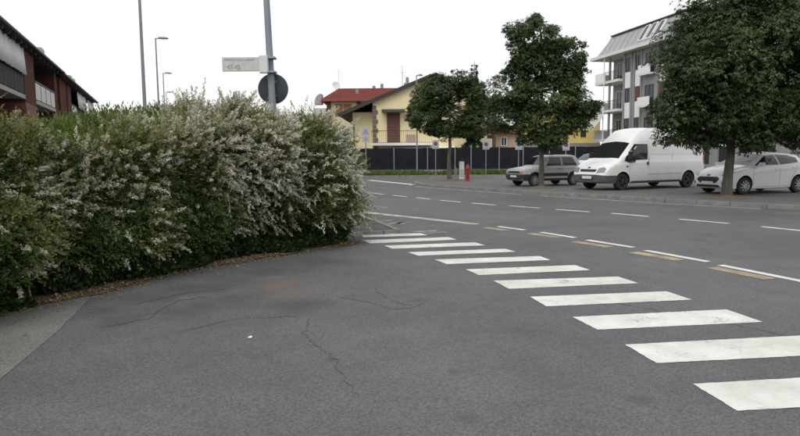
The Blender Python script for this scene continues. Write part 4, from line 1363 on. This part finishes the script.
class Vehicle:
    """body: closed loft of cross-sections; x grows from the front bumper backwards, the seen side is y<0"""
    def __init__(s, name, st, bulge, wheels, wr, paint, label, cat, win=.05, crown=.03):
        s.st = st
        L = st[-1][0]
        xs = np.unique(np.concatenate([np.linspace(0, .3, 12), np.linspace(.3, L - .3, 46), np.linspace(L - .3, L, 12)]))
        zb, zbelt, wb, ws, zt, wt = [smooth_interp(xs, st, c, win) for c in range(1, 7)]
        half = []
        for i in range(len(xs)):
            tz = max(zt[i] - .05, zbelt[i] + .01)
            lz = lambda t: zbelt[i] + (tz - zbelt[i]) * t
            ly = lambda t: (wb[i] - .02) + (wt[i] - wb[i] + .02) * t
            h = tz - zbelt[i]
            bf = bulge * min(1, h / .5)
            half.append([(0, zb[i]), (ws[i] * .85, zb[i]), (ws[i] * .97, zb[i] + .03), (ws[i], zb[i] + .1), ((ws[i] + wb[i]) / 2 + .012, (zb[i] + zbelt[i]) * .5 + .03),
                         (wb[i], zbelt[i] - .1), (wb[i] - .004, zbelt[i] - .04), (wb[i] - .022, zbelt[i]),
                         (ly(.33) + bf * .8, lz(.33)), (ly(.66) + bf, lz(.66)), (wt[i], tz), (wt[i] - .035, zt[i] - .012 - .005), (wt[i] * .6, zt[i] + crown * .6 * min(1, wt[i])), (0, zt[i] + crown)])
        n = len(half[0]); ring = 2 * n - 2
        vs = []
        for i, sec in enumerate(half):
            vs += [(xs[i], -y, z) for y, z in sec] + [(xs[i], y, z) for y, z in reversed(sec[1:-1])]
        fs = [(i * ring + k, i * ring + (k + 1) % ring, (i + 1) * ring + (k + 1) % ring, (i + 1) * ring + k) for i in range(len(xs) - 1) for k in range(ring)]
        fs += [tuple(range(ring)), tuple(reversed(range((len(xs) - 1) * ring, len(xs) * ring)))]
        mb = MB(); mb.add(vs, fs)
        me = mb.mesh('body')
        bm = bmesh.new(); bm.from_mesh(me); bmesh.ops.recalc_face_normals(bm, faces=bm.faces); bmesh.ops.triangulate(bm, faces=bm.faces)
        s.bvh = BVHTree.FromBMesh(bm); bm.to_mesh(me); bm.free()
        s.root = empty(name, (0, 0, 0), 0, label, cat)
        me.materials.append(paint)
        # wheel wells cut from the body
        body = bpy.data.objects.new('body', me); col.objects.link(body)
        cut = MB(); wmax = max(q[3] for q in st)
        for x in wheels:
            for sd in (-1, 1):
                pr = [(x + wr * 1.17 * math.cos(a), wr + .02 + wr * 1.17 * math.sin(a)) for a in np.linspace(0, 2 * math.pi, 33)[:-1]]
                cut.prism(pr, 'y', sd * (wmax - .30), sd * (wmax + .3))
        co = cut.build('cutter', M['black_plastic'])
        md = body.modifiers.new('cut', 'BOOLEAN'); md.operation = 'DIFFERENCE'; md.object = co; md.solver = 'EXACT'
        try: md.material_mode = 'TRANSFER'
        except Exception: pass
        dg = bpy.context.evaluated_depsgraph_get()
        me2 = bpy.data.meshes.new_from_object(body.evaluated_get(dg))
        bpy.data.objects.remove(body); bpy.data.objects.remove(co)
        me2.polygons.foreach_set('use_smooth', [True] * len(me2.polygons)); me2.set_sharp_from_angle(angle=math.radians(32))
        s.body = link_mesh('body', me2, paint, s.root)
        s.wheels, s.wr, s.wmax, s.L = wheels, wr, wmax, L

    def cast(s, o, d):
        hit = s.bvh.ray_cast(Vector(o), Vector(d))
        return (hit[0], hit[1]) if hit[0] is not None else (None, None)

    def patch(s, name, pts, view, mat, off=.006, parent=None, mirror=False, rings=5, sub=5, smooth=True):
        """pts outline in (x,z) for 'side', (y,z) for 'front'/'rear', (x,y) for 'top'; laid on the body"""
        P = []
        n = len(pts)
        for i in range(n):
            a, b_ = pts[i], pts[(i + 1) % n]
            for k in range(sub): P.append((a[0] + (b_[0] - a[0]) * k / sub, a[1] + (b_[1] - a[1]) * k / sub))
        cx = sum(p[0] for p in pts) / n; cy = sum(p[1] for p in pts) / n
        vs2 = [(cx, cy)] + [(cx + (p[0] - cx) * r_ / rings, cy + (p[1] - cy) * r_ / rings) for r_ in range(1, rings + 1) for p in P]
        m = len(P)
        fs = [(0, 1 + k, 1 + (k + 1) % m) for k in range(m)]
        for r_ in range(rings - 1):
            fs += [(1 + r_ * m + k, 1 + (r_ + 1) * m + k, 1 + (r_ + 1) * m + (k + 1) % m, 1 + r_ * m + (k + 1) % m) for k in range(m)]
        vs, last = [], None
        D = {'side': (0, 1, 0), 'front': (1, 0, 0), 'rear': (-1, 0, 0), 'top': (0, 0, -1)}[view]
        for (u, v) in vs2:
            O = {'side': (u, -3, v), 'front': (-2, u, v), 'rear': (s.L + 2, u, v), 'top': (u, v, 5)}[view]
            h, nr = s.cast(O, D)
            if h is None: h, nr = (last if last else (Vector(O), -Vector(D)))
            else: last = (h, nr)
            if nr.dot(Vector(D)) > 0: nr = -nr
            vs.append(tuple(h + nr * off * .5 - Vector(D) * off * .5))
        rim = [1 + (rings - 1) * m + k for k in range(m)]
        nb = len(vs)                                           # skirt back into the body so that the piece has thickness
        vs += [tuple(Vector(vs[i]) + Vector(D) * (off + .012)) for i in rim]
        fs += [(rim[k], nb + k, nb + (k + 1) % m, rim[(k + 1) % m]) for k in range(m)]
        mb = MB().add(vs, fs)
        o = mb.build(name, mat, parent or s.root, smooth=smooth, angle=35)
        if mirror:
            mb2 = MB().add([(x, -y, z) for x, y, z in vs], [tuple(reversed(f)) for f in fs])
            mb2.build(name, mat, parent or s.root, smooth=smooth, angle=35)
        return o

    def add_wheels(s, rim_mat, spokes, width=.19, steer=0.0, dark=False):
        r_ = s.wr
        tm = MB().lathe([(r_ * .64, -width / 2 + .005), (r_ * .70, -width / 2), (r_ * .93, -width / 2 + .004), (r_ * .99, -width / 2 + .03), (r_, 0), (r_ * .99, width / 2 - .03), (r_ * .93, width / 2 - .004), (r_ * .64, width / 2 - .005)], 32, 'y').mesh('tyre', True)
        tm.materials.append(M['tyre'])
        rm = MB().lathe([(r_ * .655, -width / 2 + .002), (r_ * .60, -width / 2 + .012), (r_ * .57, -width / 2 + .06)], 28, 'y')
        for k in range(spokes):
            a = 2 * math.pi * k / spokes
            rm.bar((math.cos(a) * r_ * .1, -width / 2 + .012, math.sin(a) * r_ * .1), (math.cos(a) * r_ * .6, -width / 2 + .014, math.sin(a) * r_ * .6), .03, r_ * (2.2 / spokes if spokes > 6 else .2), up=(0, 1, 0))
        rm.lathe([(0.001, -width / 2 - .004), (r_ * .16, -width / 2), (r_ * .18, -width / 2 + .03)], 16, 'y')
        rme = rm.mesh('rim', True); rme.materials.append(rim_mat)
        hm = MB().lathe([(0.001, -width / 2 + .05), (r_ * .6, -width / 2 + .055)], 24, 'y').mesh('hub'); hm.materials.append(M['rim_dark'])
        for xi, x in enumerate(s.wheels):
            for sd in (-1, 1):
                w = empty('wheel', (x, sd * (s.wmax - .015 - width / 2), r_), (0 if sd < 0 else math.pi) + (steer if xi == 0 else 0), parent=s.root)
                for me_ in (tm, rme, hm): link_mesh(me_.name.split('.')[0], me_, None, w)

    def seam(s, pts, w=.008, view='side'):
        for i in range(len(pts) - 1):
            a, b_ = pts[i], pts[i + 1]
            d_ = Vector((b_[0] - a[0], b_[1] - a[1])).normalized(); n_ = Vector((-d_.y, d_.x)) * w / 2
            s.patch('gap_and_crease', [(a[0] - n_.x, a[1] - n_.y), (b_[0] - n_.x, b_[1] - n_.y), (b_[0] + n_.x, b_[1] + n_.y), (a[0] + n_.x, a[1] + n_.y)], view, M['black_plastic'], .0025, mirror=True, rings=1, sub=6)

    def mirrors(s, x, z, y, mat, size=(.13, .20, .14)):
        for sd in (-1, 1):
            m = MB(); m.box(x - size[0] / 2, x + size[0] / 2, min(sd * y, sd * (y + size[1])), max(sd * y, sd * (y + size[1])), z, z + size[2])
            m.bar((x, sd * (y - .12), z + .01), (x, sd * (y + .04), z + .05), .06, .05)
            m.build('wing_mirror', mat, s.root, bevel=.02, smooth=True)

    def place(s, px, py, alpha, z=KZ):
        P = G(px, py, z)
        R = Matrix.Rotation(alpha, 3, 'Z')
        loc = P - R @ Vector((s.wheels[0], -s.wmax, 0))
        s.root.location = (loc.x, loc.y, z)
        s.root.rotation_euler = (0, 0, alpha)


# ---- white high-roof van
van = Vehicle('delivery_van', [
    (0.00, .34, .56, .74, .72, .66, .60), (.05, .30, .70, .86, .84, .80, .68), (.14, .28, .82, .93, .91, .93, .76), (.30, .27, .93, .965, .945, 1.05, .80),
    (.52, .26, 1.01, .98, .96, 1.15, .83), (.82, .26, 1.08, .985, .965, 1.26, .85), (1.52, .26, 1.14, .985, .965, 1.93, .80), (1.62, .26, 1.16, .985, .965, 2.04, .79),
    (2.10, .26, 1.18, .985, .965, 2.42, .74), (2.45, .26, 1.18, .985, .965, 2.50, .73), (5.45, .26, 1.18, .985, .965, 2.50, .73), (5.60, .27, 1.18, .975, .955, 2.46, .72), (5.65, .36, 1.15, .96, .94, 2.40, .70)],
    .10, (.95, 4.70), .335, M['van_white'], 'white high-roof delivery van with grey front bumper parked between the hatchbacks', 'van', .06)
van.patch('windscreen', [(.84, -.82), (1.48, -.765), (1.51, 0), (1.48, .765), (.84, .82), (.78, 0)], 'top', M['screen_glass'])
van.patch('side_window', [(1.02, 1.18), (1.12, 1.34), (1.62, 1.84), (2.28, 1.84), (2.28, 1.22), (1.66, 1.20), (1.58, 1.10), (1.28, 1.08)], 'side', M['car_glass'], mirror=True)
van.patch('bumper', [(-.955, .30), (-.955, .60), (-.5, .63), (.5, .63), (.955, .60), (.955, .30)], 'front', M['grey_plastic'], .02, sub=10, rings=24)
van.patch('bumper', [(.05, .31), (.04, .60), (.60, .60), (.60, .31)], 'side', M['grey_plastic'], .018, mirror=True, rings=16)
van.patch('grille', [(-.42, .74), (-.46, .84), (.46, .84), (.42, .74)], 'front', M['black_plastic'], .012)
van.patch('grille', [(-.36, .42), (-.36, .52), (.36, .52), (.36, .42)], 'front', M['black_plastic'], .03)
for sd in (-1, 1):
    van.patch('headlight', [(sd * .50, .70), (sd * .53, .88), (sd * .74, .93), (sd * .88, .86), (sd * .86, .72)], 'front', M['lamp_glass'], .012)
van.patch('emblem', [(.07 * math.cos(a), .905 + .035 * math.sin(a)) for a in np.linspace(0, 6.283, 13)[:-1]], 'front', M['sign_blue'], .012, rings=2, sub=1)
van.patch('number_plate', [(-.26, .46), (-.26, .57), (.26, .57), (.26, .46)], 'front', M['plate'], .035)
van.seam([(1.32, .34), (1.30, 1.06)]); van.seam([(2.36, .30), (2.36, 1.95)]); van.seam([(2.36, 1.95), (1.62, 1.90)])
van.seam([(2.4, .62), (4.25, .62)], .012); van.seam([(2.4, 1.42), (5.5, 1.42)], .005); van.seam([(3.7, .35), (3.7, 2.05)]); van.seam([(2.4, 2.08), (5.5, 2.08)], .005)
van.patch('door_handle', [(2.24, 1.0), (2.24, 1.12), (2.32, 1.12), (2.32, 1.0)], 'side', M['black_plastic'], .03, mirror=True)
van.patch('side_repeater', [(1.12, .92), (1.12, .97), (1.22, .97), (1.22, .92)], 'side', M['black_plastic'], .012, mirror=True)
van.patch('tail_light', [(5.57, 1.0), (5.57, 1.5), (5.62, 1.5), (5.62, 1.0)], 'side', M['tail'], .01, mirror=True)
van.patch('sill', [(1.4, .28), (1.4, .36), (4.25, .36), (4.25, .28)], 'side', M['grey_plastic'], .012, mirror=True)
van.mirrors(1.22, 1.22, 1.0, M['black_plastic'], (.12, .18, .32))
for y in (-.3, .25): MB().bar((.98, y, 1.42), (1.2, y - .42, 1.56), .02, .015).build('wiper', M['black_plastic'], van.root)
van.add_wheels(M['rim_dark'], 5, .22)
van.place(622.7, 190.4, math.radians(26))

# ---- white small hatchback
hat = Vehicle('hatchback_car', [
    (0, .30, .48, .50, .46, .56, .36), (.04, .24, .58, .66, .62, .66, .46), (.12, .20, .66, .76, .72, .74, .54), (.28, .18, .75, .82, .78, .84, .62), (.6, .17, .85, .855, .82, .94, .68), (1.0, .17, .90, .86, .83, 1.01, .70),
    (1.82, .17, .95, .86, .83, 1.42, .60), (2.2, .17, .97, .86, .83, 1.455, .585), (2.8, .18, 1.0, .86, .83, 1.44, .575), (3.4, .20, 1.05, .855, .82, 1.385, .555), (3.58, .22, 1.06, .85, .82, 1.33, .56),
    (3.78, .25, 1.05, .83, .80, 1.15, .60), (3.90, .30, .98, .79, .76, 1.03, .62), (3.95, .36, .80, .72, .70, .86, .58)],
    .035, (.82, 3.31), .30, M['car_white'], 'white small hatchback with black grille parked behind the broad street tree', 'car')
hat.patch('windscreen', [(1.04, -.66), (1.78, -.55), (1.82, 0), (1.78, .55), (1.04, .66), (.98, 0)], 'top', M['car_glass'])
hat.patch('side_window', [(1.30, 1.0), (1.86, 1.34), (2.30, 1.375), (2.36, 1.02)], 'side', M['car_glass'], mirror=True)
hat.patch('side_window', [(2.42, 1.02), (2.36, 1.375), (2.95, 1.36), (3.34, 1.27), (3.30, 1.10)], 'side', M['car_glass'], mirror=True)
hat.patch('rear_window', [(-.5, 1.12), (-.46, 1.30), (.46, 1.30), (.5, 1.12)], 'rear', M['car_glass'])
hat.patch('grille', [(-.44, .47), (-.50, .54), (-.40, .62), (.40, .62), (.50, .54), (.44, .47), (.34, .40), (-.34, .40)], 'front', M['black_plastic'], .010)
for zz in (.45, .50, .55): hat.patch('grille_bar', [(-.40, zz), (-.40, zz + .014), (.40, zz + .014), (.40, zz)], 'front', M['rim_dark'], .016, rings=1, sub=8)
hat.patch('grille', [(-.52, .26), (-.48, .34), (.48, .34), (.52, .26)], 'front', M['black_plastic'], .010)
hat.patch('number_plate', [(-.26, .36), (-.26, .455), (.26, .455), (.26, .36)], 'front', M['plate'], .024)
hat.patch('emblem', [(.075 * math.cos(a), .675 + .03 * math.sin(a)) for a in np.linspace(0, 6.283, 13)[:-1]], 'front', M['sign_blue'], .010, rings=2, sub=1)
for sd in (-1, 1):
    hat.patch('headlight', [(sd * .50, .66), (sd * .56, .72), (sd * .72, .80), (sd * .80, .80), (sd * .76, .70), (sd * .62, .64)], 'front', M['lamp_glass'], .010)
    hat.patch('fog_light', [(sd * .58, .36), (sd * .62, .46), (sd * .72, .47), (sd * .70, .38)], 'front', M['black_plastic'], .010)
hat.patch('tail_light', [(3.62, .90), (3.58, 1.16), (3.66, 1.24), (3.76, 1.06), (3.82, .92)], 'side', M['tail'], .012, mirror=True)
hat.seam([(1.22, .30), (1.16, .62), (1.24, .96)]); hat.seam([(2.39, .26), (2.41, 1.0)]); hat.seam([(3.22, 1.0), (3.1, .72), (2.92, .5), (2.85, .26)]); hat.seam([(1.3, .26), (2.85, .26)])
hat.seam([(1.1, .70), (2.2, .79), (3.4, .88)], .004)  # shoulder crease: its shade is put in as a thin dark line
hat.patch('door_handle', [(2.16, .86), (2.16, .90), (2.33, .91), (2.33, .87)], 'side', M['car_white'], .03, mirror=True)
hat.patch('door_handle', [(3.0, .90), (3.0, .94), (3.16, .95), (3.16, .91)], 'side', M['car_white'], .03, mirror=True)
hat.mirrors(1.42, .98, .86, M['car_white'], (.13, .19, .13))
for y in (-.2, .25): MB().bar((1.1, y, 1.085), (1.32, y - .38, 1.17), .015, .012).build('wiper', M['black_plastic'], hat.root)
hat.add_wheels(M['rim'], 9, .19, math.radians(-6))
hat.place(745, 194.6, math.radians(18.5))

# ---- old boxy silver hatchback with black lower trim
old = Vehicle('old_hatchback_car', [
    (0, .34, .58, .67, .66, .62, .60), (.03, .29, .72, .70, .69, .77, .64), (.08, .26, .77, .72, .71, .81, .66), (.5, .24, .81, .74, .725, .87, .67), (.98, .24, .84, .745, .73, .93, .67), (1.42, .24, .87, .745, .73, 1.37, .575),
    (1.6, .24, .88, .745, .73, 1.405, .565), (2.9, .24, .89, .745, .73, 1.41, .56), (3.05, .24, .89, .745, .73, 1.38, .56), (3.30, .26, .88, .74, .725, .97, .62), (3.37, .29, .84, .73, .71, .88, .63), (3.40, .34, .68, .71, .70, .74, .62)],
    .02, (.64, 2.80), .285, M['car_silver'], 'old boxy silver hatchback with black bumper and lower trim', 'car', .03, .018)
old.patch('windscreen', [(1.02, -.62), (1.38, -.54), (1.40, 0), (1.38, .54), (1.02, .62), (1.0, 0)], 'top', M['car_glass'])
old.patch('side_window', [(1.28, .93), (1.52, 1.31), (2.10, 1.32), (2.10, .93)], 'side', M['car_glass'], mirror=True)
old.patch('side_window', [(2.18, .93), (2.18, 1.32), (2.78, 1.32), (2.98, .97), (2.94, .93)], 'side', M['car_glass'], mirror=True)
old.patch('rear_window', [(-.5, 1.0), (-.48, 1.3), (.48, 1.3), (.5, 1.0)], 'rear', M['car_glass'])
old.patch('grille', [(-.42, .60), (-.42, .70), (.42, .70), (.42, .60)], 'front', M['black_plastic'], .012)
for zz in (.62, .65, .68): old.patch('grille_bar', [(-.38, zz), (-.38, zz + .01), (.38, zz + .01), (.38, zz)], 'front', M['rim_dark'], .018, rings=1)
for sd in (-1, 1):
    old.patch('headlight', [(sd * .44, .59), (sd * .44, .72), (sd * .62, .72), (sd * .62, .59)], 'front', M['lamp_glass'], .014)
    old.patch('indicator', [(sd * .63, .59), (sd * .63, .72), (sd * .70, .72), (sd * .70, .59)], 'front', M['amber'], .012)
old.patch('bumper', [(-.70, .32), (-.70, .56), (.70, .56), (.70, .32)], 'front', M['black_plastic'], .04)
old.patch('bumper', [(.04, .30), (.04, .56), (.33, .56), (.30, .30)], 'side', M['black_plastic'], .02, mirror=True)
old.patch('bumper', [(3.10, .34), (3.12, .54), (3.38, .54), (3.38, .34)], 'side', M['black_plastic'], .02, mirror=True)
old.patch('side_trim', [(.98, .27), (.99, .36), (2.45, .36), (2.46, .27)], 'side', M['black_plastic'], .012, mirror=True)
old.patch('side_trim', [(1.02, .46), (1.02, .60), (2.46, .60), (2.45, .46)], 'side', M['black_plastic'], .014, mirror=True)
for x in old.wheels:
    R0, R1 = .335, .395
    for k in range(6):
        a0, a1 = math.pi * k / 6 + .02, math.pi * (k + 1) / 6 + .02
        old.patch('wheel_arch', [(x + R0 * math.cos(a0), .29 + R0 * math.sin(a0)), (x + R1 * math.cos(a0), .29 + R1 * math.sin(a0)), (x + R1 * math.cos(a1), .29 + R1 * math.sin(a1)), (x + R0 * math.cos(a1), .29 + R0 * math.sin(a1))], 'side', M['black_plastic'], .014, mirror=True, rings=2, sub=2)
old.patch('number_plate', [(-.24, .42), (-.24, .51), (.24, .51), (.24, .42)], 'front', M['plate'], .05)
old.patch('tail_light', [(3.26, .62), (3.26, .80), (3.35, .80), (3.36, .62)], 'side', M['tail'], .012, mirror=True)
old.seam([(1.12, .30), (1.12, .82), (1.26, .92)]); old.seam([(2.14, .30), (2.14, 1.34)]); old.seam([(.95, .78), (3.2, .80)], .01)
old.patch('door_handle', [(1.93, .78), (1.93, .81), (2.07, .81), (2.07, .78)], 'side', M['black_plastic'], .03, mirror=True)
old.mirrors(1.33, .94, .74, M['black_plastic'], (.09, .14, .10))
MB().box(1.9, 2.1, -.06, .06, 1.42, 1.47).build('roof_aerial', M['black_plastic'], old.root, bevel=.01)
old.add_wheels(M['rim'], 12, .16)
old.place(535.2, 186.6, math.radians(23))

# ---- pale blue hatchback glimpsed behind (same kind of body, own paint)
blue = copy_tree(hat.root)
blue.name = 'hatchback_car'
tag(blue, 'pale blue hatchback glimpsed between the silver hatchback and the van', 'car')
for ch in blue.children:
    if ch.data and ch.data.materials and ch.data.materials[0] == M['car_white']:
        ch.material_slots[0].link = 'OBJECT'; ch.material_slots[0].material = M['car_blue']
c = AT(578, 160, 40.0)
blue.location = (c.x - .2, 40.0, KZ); blue.rotation_euler = (0, 0, math.radians(40))
